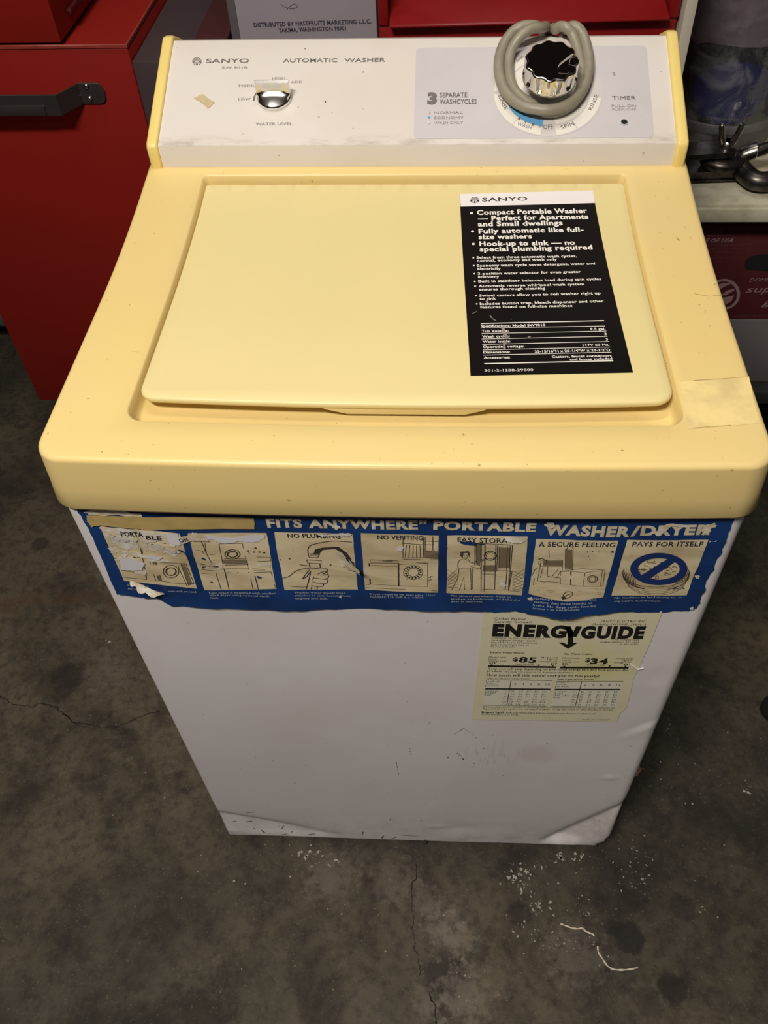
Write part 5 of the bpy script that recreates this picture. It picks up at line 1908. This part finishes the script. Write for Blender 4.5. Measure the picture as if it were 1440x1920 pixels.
plate_bar('lower_bar', sp(60, 690, 0.008), sp(1000, 660, 0.008), 0.028, 0.014, GUNMET)
plate_bar('upper_bar', sp(60, 380, 0.040), sp(850, 330, 0.040), 0.030, 0.007, GUNMET)
bo = sp(690, 640, 0.014)
v_, f_ = lathe([(0.006, 0.0), (0.006, 0.038)], 16, bo, (0, 0, 1), (1, 0, 0))
mesh('bolt', v_, f_, STEEL, cl)
# eye: a thick ring round the bolt
V, F = [], []
for i in range(36):
    a = 2 * math.pi * i / 36
    for k in range(12):
        b = 2 * math.pi * k / 12
        r = 0.017 + 0.0085 * math.cos(b)
        V.append((bo.x + r * math.cos(a) * 1.15, bo.y + r * math.sin(a), bo.z + 0.011 + 0.0085 * math.sin(b)))
for i in range(36):
    for k in range(12):
        F.append((i * 12 + k, ((i + 1) % 36) * 12 + k, ((i + 1) % 36) * 12 + (k + 1) % 12, i * 12 + (k + 1) % 12))
mesh('eye_ring', V, F, GUNMET, cl)
# wing nut
wn = Vector((bo.x, bo.y, zs1 + 0.044))
v_, f_ = lathe([(0.009, 0.0), (0.0085, 0.008), (0.006, 0.011), (0.0001, 0.011)], 18, wn, (0, 0, 1), (1, 0, 0))
nut = mesh('wing_nut', v_, f_, STEEL, cl)
for s in (-1, 1):
    pts = [wn + Vector((s * 0.005, 0, 0.006)), wn + Vector((s * 0.009, 0, 0.016)), wn + Vector((s * 0.012, 0, 0.028)), wn + Vector((s * 0.013, 0, 0.033))]
    mesh('wing', *tube(spline(pts, 4), [0.0045] * 5 + [0.004] * 4 + [0.0035] * 3 + [0.002], 10), STEEL, nut)
mesh('bolt_head', *lathe([(0.011, 0.0), (0.011, 0.006), (0.009, 0.008)], 6, sp(705, 760, 0.001), (0, 0, 1), (1, 0, 0)), STEEL, cl)
hk = [sp(930, 540, 0.022), sp(1010, 640, 0.018), sp(1100, 740, 0.015), sp(1220, 830, 0.0135), sp(1400, 850, 0.0135), sp(1640, 800, 0.0135)]
hk = spline(hk, 6)
V, F = tube(hk, 0.0125, 14)
mesh('hook_arm', V, F, GUNMET, cl)
rod = [sp(900, 460, 0.025), sp(1060, 440, 0.030), sp(1200, 390, 0.034), sp(1500, 290, 0.040), sp(1700, 230, 0.042)]
mesh('tommy_bar', *tube(spline(rod, 4), 0.0075, 12), GUNMET, cl)
mesh('collar', *lathe([(0.009, -0.012), (0.0115, -0.009), (0.0115, 0.009), (0.009, 0.012)], 16, sp(1110, 410, 0.031), (sp(1200, 390, 0.034) - sp(1060, 440, 0.030)), (0, 0, 1)), STEEL, cl)

# ------------------------------------------------------------------ loose things on the floor
for pts, lb in (([(78, 236), (140, 258), (220, 288), (300, 302), (375, 294), (410, 330), (460, 355), (505, 370), (535, 405)], 'short wavy white string on the concrete, upper piece'), ([(578, 535), (590, 620), (640, 700), (710, 800), (790, 848), (900, 858), (1020, 848), (1118, 826)], 'curved white string on the concrete, lower hooked piece')):
    kk = K(1040, 1700, 7.2)
    path = spline([FLOOR.px(*kk(*a), 0.0012) for a in pts], 6)
    o = mesh('string', *tube(path, [0.0010 + 0.0003 * math.sin(i * 0.9) for i in range(len(path))], 6), STRINGM, None)
    tag(o, lb, 'string', 'bits of white string')
lf = [FLOOR.uv(*a) for a in ((1183, 1450), (1188, 1438), (1194, 1428), (1198, 1434), (1208, 1444), (1200, 1448), (1196, 1456), (1188, 1456))]
v_, f_ = fill(jag(lf, .002, 2, 4), 0.004)
o = mesh('dry_leaf', [FLOOR.pt(a[0], a[1], 0.002 + 0.007 * abs(noise.noise(Vector((a[0] * 70, a[1] * 70, 1))))) for a in v_], f_, LEAFM, None)
o.modifiers.new('thick', 'SOLIDIFY').thickness = 0.0006
tag(o, 'crumpled brown dry leaf on the floor beside the washer', 'leaf')

# foot of a metal leg at the right edge
fq = FLOOR.uv(1452, 1335)
leg = thing('stand_leg', (fq.x, fq.y, FLOOR_Z), 'dark round-footed metal leg at the right edge of the floor', 'stand')
v_, f_ = lathe([(0.019, 0.0), (0.021, 0.003), (0.020, 0.020), (0.017, 0.032), (0.012, 0.034)], 28, (fq.x, fq.y, FLOOR_Z), (0, 0, 1), (1, 0, 0))
mesh('rubber_foot', v_, f_, BLACKRUB, leg)
v_, f_ = lathe([(0.012, 0.033), (0.012, 0.62)], 20, (fq.x, fq.y, FLOOR_Z), (0, 0, 1), (1, 0, 0))
mesh('tube', v_, f_, STEEL, leg)

# grey cabinet far behind the cart at the left
gc = thing('grey_cabinet', (-1.25, 1.35, FLOOR_Z), 'low grey cabinet on a block painted as its dark shadow gap, glimpsed at far left', 'cabinet')
from_bm('body', box_bm((-1.6, 1.03, 0.032), (-0.84, 1.6, 0.34), 0.004), GREYCAB, gc)
from_bm('base_block', box_bm((-1.58, 1.06, FLOOR_Z), (-0.86, 1.58, 0.032), 0.002), PAINTSHADE, gc)  # black block stands in for the shadow gap beneath the cabinet
from_bm('base_rail', box_bm((-1.6, 1.018, 0.045), (-0.84, 1.03, 0.075), 0.003), GREYCAB, gc)
